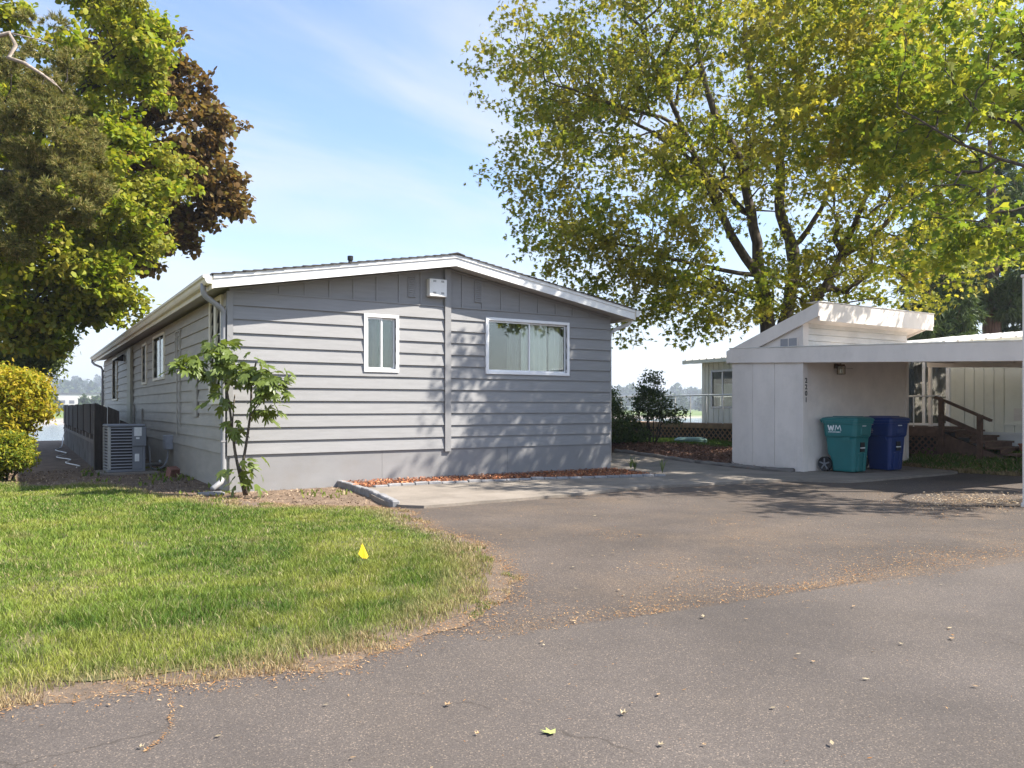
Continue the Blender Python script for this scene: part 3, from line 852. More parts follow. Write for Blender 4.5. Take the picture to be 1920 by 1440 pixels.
# roof deck, soffit, fascia, gutter, shingles
OV = .31; OF = .40
roof = MB().prism([(-OV, zs(-OV)), (RX, zs(RX)), (7.44+OV, zs(7.44+OV)), (7.44+OV, zs(7.44+OV)-.15), (RX, zs(RX)-.15), (-OV, zs(-OV)-.15)], 'y', -OF+.025, HL+OF).build('roof', M['soffit'], house)
for s in (-1, 1):
    xe = RX + s*(RX+OV)
    MB().prism([(RX, zs(RX)+.01), (xe, zs(xe)+.01), (xe, zs(xe)-.185), (RX, zs(RX)-.185)], 'y', -OF, -OF+.023).build('rake_fascia', M['white'], roof)
    MB().prism([(RX, zs(RX)+.018), (xe, zs(xe)+.018), (xe, zs(xe)-.045), (RX, zs(RX)-.045)], 'y', -OF-.018, -OF-.002).build('rake_trim', M['white'], roof)
MB().box(-OV-.022, -OV-.002, -OF+.0, HL+OF, zs(-OV)-.195, zs(-OV)-.01).build('eave_fascia', M['cream'], roof)
MB().box(7.44+OV+.002, 7.44+OV+.022, -OF+.0, HL+OF, zs(-OV)-.195, zs(-OV)-.01).build('eave_fascia', M['cream'], roof)
for s, x0 in ((-1, -OV-.024), (1, 7.44+OV+.024)):
    gz = zs(-OV)
    prof = [(0, .0), (0, -.125), (.065, -.125), (.085, -.10), (.10, -.055), (.128, -.04), (.128, 0), (.118, 0), (.118, -.035), (.09, -.05), (.075, -.095), (.06, -.115), (.008, -.115), (.008, 0)]
    MB().prism([(x0+s*a, gz+b) for a, b in prof], 'y', -OF-.01, HL+OF).build('gutter', M['cream'], roof)
    MB().prism([(x0+s*a, gz+b) for a, b in prof[:7]], 'y', -OF-.016, -OF-.0105).build('gutter_end', M['white'], roof)
ncs = 27
for s in (-1, 1):
    for i in range(ncs):
        f0 = i/ncs; f1 = (i+1.25)/ncs
        xa = RX + s*(RX+OV+.03)*(1-f0); xb = RX + s*(RX+OV+.03)*max(0, 1-f1)
        za, zb = zs(xa)+.012, zs(xb)+.004
        j = random.uniform(0, .012)
        MB().prism([(xa, za+.004), (xb, zb+.002), (xb, zb+.012), (xa, za+.022+random.uniform(0, .006))], 'y', -OF-.035-j, HL+OF+.03).build('shingle_course', M['shingle'], roof)
MB().prism([(RX-.14, zs(RX-.14)+.022), (RX, zs(RX)+.026), (RX+.14, zs(RX+.14)+.022), (RX+.14, zs(RX+.14)+.036), (RX, zs(RX)+.046), (RX-.14, zs(RX-.14)+.036)], 'y', -OF-.05, HL+OF+.03).build('ridge_cap', M['shingle'], roof)
MB().tube([(2.75, 2.2, zs(2.75)-.05), (2.75, 2.2, zs(2.75)+.44)], .04, 10).tube([(2.75, 2.2, zs(2.75)+.40), (2.75, 2.2, zs(2.75)+.48)], .055, 10).build('roof_vent_pipe', M['black'], roof)

# downspouts
def downspout(path, r, mat, root=house):
    MB().tube(path, r, 10).build('downspout', mat, root, smooth_=True)
def curve(pts, n=6):
    out = []
    P = [np.array(p, float) for p in pts]
    P = [P[0]*2-P[1]] + P + [P[-1]*2-P[-2]]
    for i in range(1, len(P)-2):
        for k in range(n):
            t = k/n
            out.append(tuple(.5*((2*P[i])+(-P[i-1]+P[i+1])*t+(2*P[i-1]-5*P[i]+4*P[i+1]-P[i+2])*t*t+(-P[i-1]+3*P[i]-3*P[i+1]+P[i+2])*t**3)))
    out.append(tuple(P[-2])); return out
downspout([(-.40, -.12, 3.13), (-.40, -.12, 3.02), (-.385, -.118, 2.97), (-.35, -.11, 2.93), (-.14, -.03, 2.80), (-.09, .0, 2.75), (-.082, .015, 2.69), (-.08, .02, 2.0), (-.08, .02, .32), (-.09, .01, .22), (-.13, -.03, .14), (-.28, -.18, .06)], .042, M['pipe'])
for z in (.75, 2.3):
    box_part('downspout_strap', M['pipe'], house, -.124, -.032, -.026, .066, z, z+.02)
downspout([(7.86, -.15, 3.12), (7.86, -.15, 3.03), (7.80, -.12, 2.97), (7.56, -.03, 2.87), (7.50, .06, 2.80), (7.49, .08, 2.7), (7.49, .08, .2)], .038, M['pipe_white'])
downspout([(-.40, HL+.1, 3.12), (-.40, HL+.1, 3.02), (-.33, HL-.05, 2.93), (-.12, HL-.15, 2.83), (-.07, HL-.16, 2.72), (-.07, HL-.16, .1)], .042, M['pipe'])
box_part('splash_block', M['paver'], house, -.50, -.15, -.42, -.20, -.02, .025, bevel=.01)

# windows
def window_front(x0, x1, z0, z1, open_side, curtains):
    fr = .055
    w = MB()
    for a, b, c, d in ((x0-fr, x1+fr, z1, z1+fr), (x0-fr, x1+fr, z0-fr, z0), (x0-fr, x0, z0, z1), (x1, x1+fr, z0, z1)):
        w.box(a, b, -.05, .03, c, d)
    w = w.build('window', M['vinyl'], house, bevel=.004)
    xm = x0+(x1-x0)*.51
    s = MB()
    t_ = .028
    def ring(a, b, y0, y1):
        s.box(a, b, y0, y1, z1-t_, z1).box(a, b, y0, y1, z0, z0+t_).box(a, a+t_, y0, y1, z0+t_, z1-t_).box(b-t_, b, y0, y1, z0+t_, z1-t_)
    ring(x0, xm+.02, -.012, .012); ring(xm-.02, x1, .014, .036)
    s.build('sash', M['vinyl'], w)
    MB().box(x0+t_, xm-.008, .0, .004, z0+t_, z1-t_).build('pane', M['glass'], w)
    MB().box(xm+.008, x1-t_, .022, .026, z0+t_, z1-t_).build('pane', M['glass'], w)
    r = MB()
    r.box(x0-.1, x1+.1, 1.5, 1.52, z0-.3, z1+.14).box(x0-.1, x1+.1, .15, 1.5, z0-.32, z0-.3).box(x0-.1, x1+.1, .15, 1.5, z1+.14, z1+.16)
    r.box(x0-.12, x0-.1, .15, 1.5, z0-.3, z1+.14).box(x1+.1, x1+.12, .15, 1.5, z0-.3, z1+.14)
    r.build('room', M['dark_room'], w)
    for a, b, mt in curtains:
        n = max(6, int((b-a)/.02)); V = []; Fc = []
        for i in range(n+1):
            xx = a+(b-a)*i/n; yy = .20 + .028*math.sin(i*1.05+a*3) + .012*math.sin(i*.37)
            V += [(xx, yy, z0-.05), (xx+.006*math.sin(i), yy*.97+.01, z1+.05)]
        for i in range(n): Fc.append((2*i, 2*i+2, 2*i+3, 2*i+1))
        MB().add(V, Fc).build('curtain', M[mt], w, smooth_=True)
    return w
w1 = window_front(2.22, 2.74, 1.93, 2.80, 0, [(2.2, 2.49, 'sheer'), (2.5, 2.76, 'green_drape')])
w2 = window_front(4.57, 6.34, 1.95, 2.88, 0, [(4.55, 4.72, 'sheer'), (5.12, 5.38, 'sheer'), (5.42, 6.02, 'curtain'), (6.05, 6.36, 'curtain')])
def window_side(y0, y1, z0, z1, split=True, fr=.06):
    w = MB()
    for a, b, c, d in ((y0-fr, y1+fr, z1, z1+fr), (y0-fr, y1+fr, z0-fr, z0), (y0-fr, y0, z0, z1), (y1, y1+fr, z0, z1)):
        w.box(-.05, .03, a, b, c, d)
    w = w.build('window', M['cream'], house, bevel=.004)
    if split:
        ym = (y0+y1)/2
        box_part('mullion', M['vinyl'], w, -.012, .02, ym-.02, ym+.02, z0, z1)
        box_part('pane', M['glass'], w, .0, .004, y0, ym-.022, z0, z1); box_part('pane', M['glass'], w, .0, .004, ym+.022, y1, z0, z1)
    else:
        box_part('pane', M['glass'], w, .0, .004, y0, y1, z0, z1)
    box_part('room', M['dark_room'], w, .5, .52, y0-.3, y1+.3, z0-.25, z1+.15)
    if y1-y0 > .5:
        box_part('blind', M['sheer'], w, .1, .104, y0, y0+(y1-y0)*.45, z0, z1)
tw = MB()
for a, b, c, d in ((.34, 1.30, 2.98, 3.055), (.34, 1.30, 1.33, 1.42), (.34, .42, 1.42, 2.98), (.76, .90, 1.42, 2.98), (1.22, 1.30, 1.42, 2.98)):
    tw.box(-.055, .03, a, b, c, d)
tw = tw.build('window', M['cream'], house, bevel=.004)
for a, b in ((.42, .76), (.90, 1.22)):
    box_part('pane', M['glass'], tw, 0, .004, a, b, 1.42, 2.98)
    for z in (1.94, 2.46): box_part('glazing_bar', M['vinyl'], tw, -.012, -.001, a, b, z-.01, z+.01)
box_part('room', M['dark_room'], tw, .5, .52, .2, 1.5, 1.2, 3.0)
for h in SIDE_HOLES[2:]: window_side(*h)
# olive door trim, lamp, conduit, meter box, vent pipe stubs on the side wall
box_part('door_trim', M['olive'], house, -.10, -.029, 12.1, 12.95, .55, 2.98)
lamp = MB().add([(-.05,14.3,2.93), (-.05,14.7,2.93), (-.32,14.72,2.72), (-.32,14.28,2.72), (-.05,14.3,2.72), (-.05,14.7,2.72)], [(0,1,2,3), (0,3,4), (1,5,2), (4,3,2,5), (0,4,5,1)]).build('wall_lamp', M['black'], house)
MB().tube([(-.045, 4.55, 2.75), (-.045, 4.55, .72)], .012, 6).build('conduit', M['siding_shaded'], house)
for a, b, c, d in ((4.2, 4.72, 2.80, 2.83), (4.2, 4.23, .9, 2.80), (4.69, 4.72, 2.0, 2.80), (4.23, 4.69, 2.70, 2.72)):
    box_part('cover_strip', M['siding_shaded'], house, -.052, -.026, a, b, c, d)
box_part('cover_board', M['siding_shaded'], house, -.05, -.027, 2.42, 2.86, 1.11, 1.90)
eb = box_part('meter_box', M['ebox'], house, -.16, -.009, 5.2, 5.55, .40, .70, bevel=.012)
box_part('box_lid', M['ebox'], eb, -.172, -.161, 5.22, 5.53, .43, .69, bevel=.004)
MB().tube([(-.05, 9.9, .45), (-.05, 9.9, 1.25)], .03, 8).build('vent_stub', M['siding_shaded'], house)
MB().tube([(-.06, 11.6, .45), (-.06, 11.6, 1.35)], .03, 8).build('vent_stub', M['siding_shaded'], house)
MB().tube(curve([(-.10, 5.35, .40), (-.11, 5.32, .22), (-.2, 5.2, .06), (-.36, 5.05, .015), (-.48, 4.95, .08), (-.50, 4.92, .35), (-.52, 4.9, .5)]), .018, 8).build('flexible_conduit', M['ebox'], house, smooth_=True)
MB().tube(curve([(-.08, 6.6, .08), (-.15, 6.0, .06), (-.35, 5.5, .09), (-.6, 5.2, .1)]), .035, 8).build('refrigerant_line', M['steel'], house, smooth_=True)

# ------------------------------------------------------------------ air conditioner, pad, brick, deck, cord
AR = R_(3)
pad = MB().box(-.44, .56, -.44, .5, -.05, .02).build('concrete_pad', M['concrete'], None, bevel=.01)
pad.location = (-.98, 4.82, 0); pad.rotation_euler = (0, 0, AR)
tag(pad, 'low concrete pad on the soil under the air conditioner', 'concrete pad')
ac = thing('air_conditioner', (-.98, 4.82, .022), 'dark grey louvred air conditioner on a pad beside the house', 'air conditioner', rz=AR)
W2, HT = .335, .93
MB().box(-W2+.03, W2-.03, -W2+.03, W2-.03, .03, HT-.05).build('coil', M['ac_dark'], ac, local=True)
MB().box(-W2, W2, -W2, W2, 0, .05).build('base_pan', M['ac_body'], ac, local=True, bevel=.01)
MB().box(-W2-.006, W2+.006, -W2-.006, W2+.006, HT-.055, HT).build('top_cover', M['ac_body'], ac, local=True, bevel=.02)
for sxv in (-1, 1):
    for syv in (-1, 1):
        MB().box(*sorted((sxv*(W2-.055), sxv*W2)), *sorted((syv*(W2-.055), syv*W2)), .051, HT-.056).build('corner_post', M['ac_edge'] if sxv < 0 else M['ac_body'], ac, local=True, bevel=.008)
sp = MB().box(.10, W2-.056, -W2-.002, -W2+.03, .051, HT-.056).build('service_panel', M['ac_body'], ac, local=True)
MB().box(.09, W2+.012, -W2-.028, -W2-.003, .50, HT-.06).build('control_box', M['ac_body'], ac, local=True, bevel=.008)
MB().box(.125, .26, -W2-.031, -W2-.0285, .70, .87).build('label_plate', M['paper'], ac, local=True)
MB().box(.16, .22, -W2-.031, -W2-.0285, .64, .675).build('label_plate', M['paper'], ac, local=True)
MB().box(.14, .22, -W2-.006, -W2-.0025, .20, .35).build('label_plate', M['paper'], ac, local=True)
for k in range(14):
    z = .085+k*.0585
    MB().add([(-W2+.056, -W2-.004, z), (.099, -W2-.004, z), (.099, -W2+.022, z+.018), (-W2+.056, -W2+.022, z+.018), (-W2+.056, -W2+.022, z-.004), (.099, -W2+.022, z-.004)], [(0,1,2,3), (0,4,5,1), (0,3,4), (1,5,2), (2,5,4,3)]).build('slat', M['ac_slat'], ac, local=True)
    MB().add([(-W2-.004, -W2+.056, z), (-W2-.004, W2-.056, z), (-W2+.022, W2-.056, z+.018), (-W2+.022, -W2+.056, z+.018), (-W2+.022, -W2+.056, z-.004), (-W2+.022, W2-.056, z-.004)], [(0,1,2,3), (0,4,5,1), (0,3,4), (1,5,2), (2,5,4,3)]).build('slat', M['ac_slat'], ac, local=True)
br = MB().obox((0, 0, 0), (.12, 0, .02), (0, .06, .02), (-.015, 0, .09)).build('brick_block', M['rust'], None, bevel=.008)
br.location = (-.30, 3.35, .06); br.rotation_euler = (.2, .15, .7); tag(br, 'reddish brick block tilted against the foot of the side wall', 'brick')

deck = thing('deck', (-1.4, 6.0, 0), 'raised deck with black board screen beside the far house wall', 'deck')
DY0, DY1 = 5.95, 20.8
k = 0
y = DY0+.12
while y < DY1:
    w_ = 1.30 if k % 2 == 0 else 1.05
    y2 = min(y+w_, DY1)
    box_part('screen_board', M['wood_black'], deck, -1.40-(k % 2)*.015, -1.37-(k % 2)*.015, y, y2-.012, .70+.006*(k % 3), 1.36+random.uniform(-.01, .01))
    y = y2; k += 1
for yy in np.arange(DY0+.9, DY1, 1.25):
    box_part('post', M['wood_black'], deck, -1.36, -1.27, yy, yy+.09, .0, 1.34)
box_part('rim_beam', M['wood_grey'], deck, -1.405, -1.30, DY0+.1, DY1, .50, .575, bevel=.006)
for yy in np.arange(DY0+.4, DY1, 1.25):
    box_part('spacer_block', M['wood_grey'], deck, -1.40, -1.33, yy, yy+.28, .576, .69)
box_part('foundation_wall', M['concrete_wall'], deck, -1.385, -1.26, DY0+.05, DY1, -.3, .499)
box_part('floor', M['wood_grey'], deck, -1.25, -.05, DY0+3.2, DY1, .55, .60)
for i, (a, b, top) in enumerate(((-1.42, -1.18, 1.38), (-1.175, -.95, 1.30), (-.945, -.72, 1.02))):
    MB().prism([(a, -.05), (b-.008, -.05), (b-.008, top-(.10 if i < 3 else 0)), (a, top)], 'y', DY0, DY0+.03).build('end_board', M['wood_black'], deck)
box_part('corner_post', M['wood_grey'], deck, -1.43, -1.33, DY0+.032, DY0+.12, -.05, 1.2)
co = MB().tube(curve([(-1.42, 18.8, .5), (-1.5, 18.6, .25), (-1.6, 17.0, .02), (-1.85, 14.6, .02), (-1.65, 12.6, .02), (-1.95, 10.8, .02), (-1.7, 9.4, .02), (-1.85, 8.2, .02), (-1.65, 6.9, .02), (-1.72, 6.5, .02)]), .013, 6).build('loose_cord', M['cord']); tag(co, 'loose white cord lying on soil along the deck foot', 'cord')

# ------------------------------------------------------------------ paver edgings, timber edging
def pavers(name, path, label, n_hint=.24, wid=.10, ht=.075):
    root = thing(name, (path[0][0], path[0][1], 0), label, 'edging')
    P = np.array(curve([(p[0], p[1], 0) for p in path], 14))[:, :2]
    d = np.concatenate([[0], np.cumsum(np.linalg.norm(np.diff(P, axis=0), axis=1))])
    n = int(d[-1]/n_hint)
    base = None
    for i in range(n):
        s = (i+.5)*d[-1]/n
        x = np.interp(s, d, P[:,0]); y = np.interp(s, d, P[:,1])
        x2 = np.interp(s+.05, d, P[:,0]); y2 = np.interp(s+.05, d, P[:,1]); x1 = np.interp(s-.05, d, P[:,0]); y1 = np.interp(s-.05, d, P[:,1])
        a = math.atan2(y2-y1, x2-x1)
        if base is None:
            L = d[-1]/n/2-.006
            base = MB().box(-L, L, -wid/2, wid/2, -.05, ht).build('paver', M['paver'], root, local=True, bevel=.012); o = base
        else:
            o = base.copy(); link(o, root)
        o.location = (x-path[0][0], y-path[0][1], random.uniform(-.012, .008)); o.rotation_euler = (random.uniform(-.03, .03), random.uniform(-.02, .02), a+random.uniform(-.03, .03))
pavers('paver_edging', [(1.76, .02), (1.75, -.59), (1.67, -1.47), (1.53, -2.43), (1.38, -3.2)], 'dark block edging curving from house wall to driveway by the lawn')
pavers('paver_edging', [(1.95, -1.0), (2.87, -.98), (4.8, -1.19), (6.23, -1.58), (7.25, -1.82)], 'row of grey blocks between red mulch and concrete walk', .23, .09, .075)
def timber(a, b, label, r=.06):
    n = 14; path = []; rs = []
    for i in range(n+1):
        t = i/n; x = a[0]*(1-t)+b[0]*t+random.uniform(-.012, .012); y = a[1]*(1-t)+b[1]*t
        path.append((x, y, float(hgt(x, y))+.045+random.uniform(-.006, .006))); rs.append(r*random.uniform(.88, 1.08))
    o = MB().tube(path, rs, 9).build('timber_edging', M['log'], None, smooth_=True)
    return tag(o, label, 'timber', 'timber edging of the mulch bed')
timber((9.66, 2.55), (9.66, -.15), 'weathered timber edging nearest the grey house beside the mulch bed')
timber((9.67, -.18), (10.02, -2.42), 'weathered timber edging running up to the white shed corner')

# ------------------------------------------------------------------ white shed with carport
SX0, SX1, SY0, SY1 = 10.17, 13.59, -2.50, -.71
shed = thing('carport_shed', (SX0, SY0, 0), 'white storage shed with raised slanting roof and attached carport', 'shed')
def bz(y): return 2.15 + .043*(y+2.5)          # underside of the carport beam
mb = MB()
mb.prism([(SY0+.02, -.1), (SY1, -.1), (SY1, 2.50), (SY0+.02, 3.0)], 'x', SX0+.012, SX0+.09)
mb.build('side_wall', M['shed'], shed)
mb = MB().box(SX0+.092, SX1, SY0+.012, SY0+.09, -.1, 2.45); mb.build('front_wall', M['shed_wall'], shed)
MB().box(SX0+.1, SX1, SY1-.08, SY1, -.1, 2.5).box(SX1-.08, SX1-.001, SY0+.1, SY1-.09, -.1, 2.5).build('back_wall', M['shed'], shed)
for a, b in ((SY0+.13, SY0+.66), (SY0+.668, SY0+1.22), (SY0+1.228, SY1-.01)):
    box_part('wall_panel', M['shed'], shed, SX0+.0, SX0+.0115, a, b, .12, 2.2)
box_part('base_board', M['shed'], shed, SX0-.006, SX0+.011, SY0+.13, SY1, -.08, .117)
box_part('corner_board', M['shed'], shed, SX0-.014, SX0+.011, SY0-.012, SY0+.125, -.08, 2.16)
box_part('corner_board', M['shed'], shed, SX0-.014, SX0+.14, SY0-.034, SY0-.013, -.08, 2.15)
box_part('corner_board', M['shed'], shed, SX1-.02, SX1+.07, SY0-.02, SY0+.07, -.08, 2.5)
# carport beam along the left edge (runs toward the street), roof sheet, far beam, rear beam
def beam(name, x0, x1, y0, y1, zb0, zb1, h, mat):
    return MB().prism([(y0, zb0), (y1, zb1), (y1, zb1+h), (y0, zb0+h)], 'x', x0, x1).build(name, mat, shed, bevel=.006)
beam('carport_beam', SX0-.055, SX0-.016, -7.0, SY1+.02, bz(-7.0), bz(SY1), .30, M['shed'])
beam('drip_edge', SX0-.066, SX0-.0165, -7.02, SY1+.03, bz(-7.0)+.302, bz(SY1)+.302, .02, M['shed_metal'])
beam('carport_roof', SX0+.0, 14.35, -7.0, SY0-.04, bz(-7)+.24, bz(SY0)+.24, .05, M['shed'])
beam('carport_beam', 14.30, 14.42, -7.0, SY0-.04, bz(-7)+.02, bz(SY0)+.02, .215, M['shed'])
for yy in np.arange(-6.8, -2.7, 1.22):
    box_part('rafter', M['shed'], shed, SX0-.013, 14.29, yy, yy+.045, bz(yy)+.10, bz(yy)+.238)
# raised roof
def rz_(y): return 3.27 - .345*(y-(SY0-.40))
def slab(name, x0, x1, y0, y1, top, th, mat, parent):
    return MB().prism([(y0, rz_(y0)+top), (y1, rz_(y1)+top), (y1, rz_(y1)+top-th), (y0, rz_(y0)+top-th)], 'x', x0, x1).build(name, mat, parent)
rf = slab('raised_roof', SX0-.02, SX1+.30, SY0-.38, SY1+.06, -.02, .20, M['shed'], shed)
slab('side_fascia', SX0-.058, SX0-.022, SY0-.42, SY1+.10, .0, .265, M['shed'], rf)
slab('side_fascia', SX1+.302, SX1+.335, SY0-.42, SY1+.10, .0, .265, M['shed'], rf)
box_part('front_fascia', M['shed'], rf, SX0-.02, SX1+.30, SY0-.42, SY0-.382, 2.93, rz_(SY0-.42)-.002)
box_part('metal_cap', M['shed_metal'], rf, SX0-.065, SX1+.34, SY0-.436, SY0-.15, rz_(SY0-.436)+.0, rz_(SY0-.436)+.012)
for k in range(4):
    z = 2.46+k*.125
    MB().prism([(SY0-.03, z), (SY0+.01, z), (SY0+.01, z+.122), (SY0-.008, z+.122)], 'x', SX0+.15, SX1-.001).build('siding_strip', M['shed_metal'], shed)
box_part('upper_corner_trim', M['shed'], shed, SX0-.012, SX0+.148, SY0-.035, SY0+.011, 2.452, 2.96)
vt = box_part('gable_vent', M['shed'], shed, SX0-.010, SX0+.011, SY0+.10, SY0+.52, 2.475, 2.655)
for a, b in ((SY0+.115, SY0+.305), (SY0+.325, SY0+.505)):
    box_part('vent_mesh', M['ac_slat'], vt, SX0-.013, SX0-.0105, a, b, 2.49, 2.64)
# lantern
lan = MB().box(11.15, 11.25, SY0-.03, SY0+.01, 2.06, 2.16).bar((11.2, SY0-.02, 2.12), (11.2, SY0-.12, 2.15), .02, .02).prism([(11.14, 2.10), (11.26, 2.10), (11.225, 2.14), (11.175, 2.14)], 'y', SY0-.18, SY0-.06)
for a in (11.145, 11.245):
    for b in (SY0-.18, SY0-.075): lan.box(a, a+.012, b, b+.012, 1.95, 2.10)
lan.box(11.145, 11.257, SY0-.18, SY0-.063, 1.94, 1.952)
lan = lan.build('lantern', M['brass'], shed)
MB().box(11.16, 11.24, SY0-.168, SY0-.077, 1.955, 2.095).build('lantern_glass', M['lamp_glass'], lan)
box_part('wire', M['brass'], shed, 11.27, 11.75, SY0+.004, SY0+.011, 2.075, 2.08)

def text_mesh(name, s, size, mat, parent, loc, rot, bold=0.0, extr=.002, shear=0.0, local=True):
    cu = bpy.data.curves.new('lettering', 'FONT')
    cu.body = s; cu.size = size; cu.extrude = extr; cu.offset = bold; cu.align_x = 'CENTER'; cu.align_y = 'CENTER'; cu.shear = shear
    tmp = bpy.data.objects.new('lettering', cu); COL.objects.link(tmp)
    dg = bpy.context.evaluated_depsgraph_get(); dg.update()
    me = bpy.data.meshes.new_from_object(tmp.evaluated_get(dg))
    bpy.data.objects.remove(tmp)
    me.materials.clear(); me.materials.append(mat)
    o = bpy.data.objects.new(name, me); o.location = loc; o.rotation_euler = rot
    return link(o, parent)
for ch, z in zip('2201', (1.80, 1.675, 1.55, 1.425)):
    text_mesh('house_number', ch, .135, M['ink'], shed, (.075, -.037, z), (math.pi/2, 0, 0), .003)

# white post by the street, at the edge of the drive
wp = thing('white_post', (8.33, -7.47, 0), 'tall white square post at the right end of the driveway', 'post')
MB().box(-.07, .07, -.07, .07, -.05, 2.95).build('shaft', M['shed'], wp, local=True, bevel=.008)
MB().box(-.085, .085, -.085, .085, 2.951, 2.99).build('cap', M['shed'], wp, local=True, bevel=.008)
MB().box(-.08, .08, -.08, .08, -.05, .05).build('foot', M['shed'], wp, local=True, bevel=.005)

# ------------------------------------------------------------------ bins
def rrect(hx, y0, y1, r, k=5):
    out = []
    for cx_, cy_, a0 in ((hx-r, y1-r, 0), (-hx+r, y1-r, 90), (-hx+r, y0+r, 180), (hx-r, y0+r, 270)):
        for i in range(k+1):
            a = R_(a0+90*i/k); out.append((cx_+r*math.cos(a), cy_+r*math.sin(a)))
    return out
def loft(mb, rings, capb=True, capt=True):
    b = len(mb.v); n = len(rings[0][1])
    for z, ring in rings:
        for p in ring: mb.v.append((p[0], p[1], z))
    for i in range(len(rings)-1):
        for j in range(n):
            a = b+i*n+j; c = b+i*n+(j+1) % n
            mb.f.append((a, c, c+n, a+n))
    if capb: mb.f.append(tuple(b+j for j in range(n))[::-1])
    if capt: mb.f.append(tuple(b+(len(rings)-1)*n+j for j in range(n)))
def make_bin(mat, loc, rz, label, blue):
    t_ = thing('wheelie_bin', loc, label, 'bin', 'wheeled bins beside the shed wall', rz); KB = .87; t_.scale = (KB, KB, 1)
    mb = MB()
    loft(mb, [(.02, rrect(.235, -.31, .21, .06)), (.05, rrect(.245, -.325, .22, .07)), (.30, rrect(.262, -.348, .27, .08)), (.34, rrect(.265, -.352, .33, .08)), (.62, rrect(.283, -.372, .36, .085)), (.66, rrect(.287, -.376, .365, .085)),
              (.70, rrect(.318, -.402, .38, .085)), (.93, rrect(.332, -.425, .40, .085)), (.935, rrect(.352, -.445, .415, .08)), (.985, rrect(.355, -.448, .418, .08))])
    body = mb.build('body', mat, t_, local=True, smooth_=False)
    mb = MB()
    loft(mb, [(.988, rrect(.365, -.46, .44, .08)), (1.02, rrect(.368, -.463, .445, .08)), (1.045, rrect(.34, -.43, .42, .08)), (1.065, rrect(.25, -.33, .36, .08)), (1.07, rrect(.1, -.15, .2, .05))])
    lid = mb.build('lid', mat, t_, local=True)
    MB().box(-.16, .16, -.30, .25, 1.062, 1.078).build('lid_panel', mat, lid, local=True, bevel=.006)
    MB().tube([(-.26, .49, 1.0), (.26, .49, 1.0)], .018, 8).box(-.25, -.21, .42, .49, .95, 1.015).box(.21, .25, .42, .49, .95, 1.015).build('handle', mat, t_, local=True)
    # black block as front recess shade, lift bar, lower ribs, side ledges
    MB().box(-.07, .07, -.388, -.345, .40, .58).build('recess_shade', M['black'], body, local=True)
    MB().box(-.075, .075, -.392, -.372, .465, .485).build('lift_bar', M['decal'], body, local=True)
    for xx in (-.15, .06):
        MB().add([(xx, -.30, .03), (xx+.09, -.30, .03), (xx+.09, -.355, .03), (xx, -.355, .03), (xx, -.33, .38), (xx+.09, -.33, .38), (xx+.09, -.388, .36), (xx, -.388, .36)], [(0,1,2,3), (4,7,6,5), (0,4,5,1), (1,5,6,2), (2,6,7,3), (3,7,4,0)]).build('rib', mat, body, local=True, bevel=.01)
    MB().box(-.12, .12, -.428, -.39, .72, .86).build('front_grip', mat, body, local=True, bevel=.012)
    for sxv in (-1, 1):
        MB().prism([(-.30, .60), (-.05, .60), (-.10, .68), (-.25, .68)], 'x', *sorted((sxv*.27, sxv*.312))).build('side_ledge', mat, body, local=True)
        # wheel
        mb = MB(); r0 = .145; kk = 20
        prof = [(.0, .05), (.02, .055), (.03, .10), (.035, .118), (.05, .14), (.03, .145), (-.02, .145), (-.03, .13)]
        rings = []
        for (dx, rr) in prof:
            rings.append([(sxv*(.285+dx), .345+rr/KB*math.cos(2*math.pi*q/kk), .147+rr*math.sin(2*math.pi*q/kk)) for q in range(kk)])
        b0 = len(mb.v)
        for rg in rings: mb.v += rg
        for i in range(len(rings)-1):
            for q in range(kk):
                mb.f.append((b0+i*kk+q, b0+i*kk+(q+1) % kk, b0+(i+1)*kk+(q+1) % kk, b0+(i+1)*kk+q))
        mb.f.append(tuple(b0+q for q in range(kk))); mb.f.append(tuple(b0+(len(rings)-1)*kk+q for q in range(kk)))
        wh = mb.build('wheel', M['black'], t_, local=True)
        mb = MB()
        for q in range(5):
            a = 2*math.pi*q/5+.3
            mb.bar((sxv*.322, .345+.02*math.cos(a), .147+.02*math.sin(a)), (sxv*.322, .345+.112/KB*math.cos(a), .147+.112*math.sin(a)), .028, .012, (1, 0, 0))
        mb.tube([(sxv*.30, .345, .147), (sxv*.335, .345, .147)], .03, 10).build('hub', M['ac_body'], wh, local=True)
    MB().tube([(-.28, .345, .147), (.28, .345, .147)], .014, 8).build('axle', M['steel'], t_, local=True)
    # lettering on the -x side, which is flat between z .70 and .93 (leans out slightly)
    side = (math.pi/2, 0, -math.pi/2); lx = -.332
    tilt = math.atan2(.014, .23)
    def dec(name, s, size, mt, y, z, bold=0, sh=0):
        xx = -(.318+.014*(z-.70)/.23)-.0025
        o = text_mesh(name, s, size, mt, body, (xx, y, z), (math.pi/2-0, 0, -math.pi/2), bold, .0012, sh)
        return o
    if not blue:
        def glyph(pts, z0, z1, y0, wid):
            g_ = MB()
            P_ = [(-(.318+.014*((z0+(z1-z0)*v)-.70)/.23)-.003, y0-u, z0+(z1-z0)*v) for u, v in pts]
            for a_, b_ in zip(P_[:-1], P_[1:]): g_.bar(a_, b_, wid, .003, (1, 0, 0))
            g_.build('lettering', M['decal'], body, local=True)
        glyph([(0, 1), (.035, 0), (.07, .85), (.105, 0), (.14, 1)], .80, .905, .245, .030)
        glyph([(0, 0), (.028, 1), (.073, .25), (.118, 1), (.146, 0)], .80, .905, .075, .017)
        dec('lettering', 'WASTE MANAGEMENT', .030, M['decal'], .09, .772, .0008)
    else:
        mb = MB()
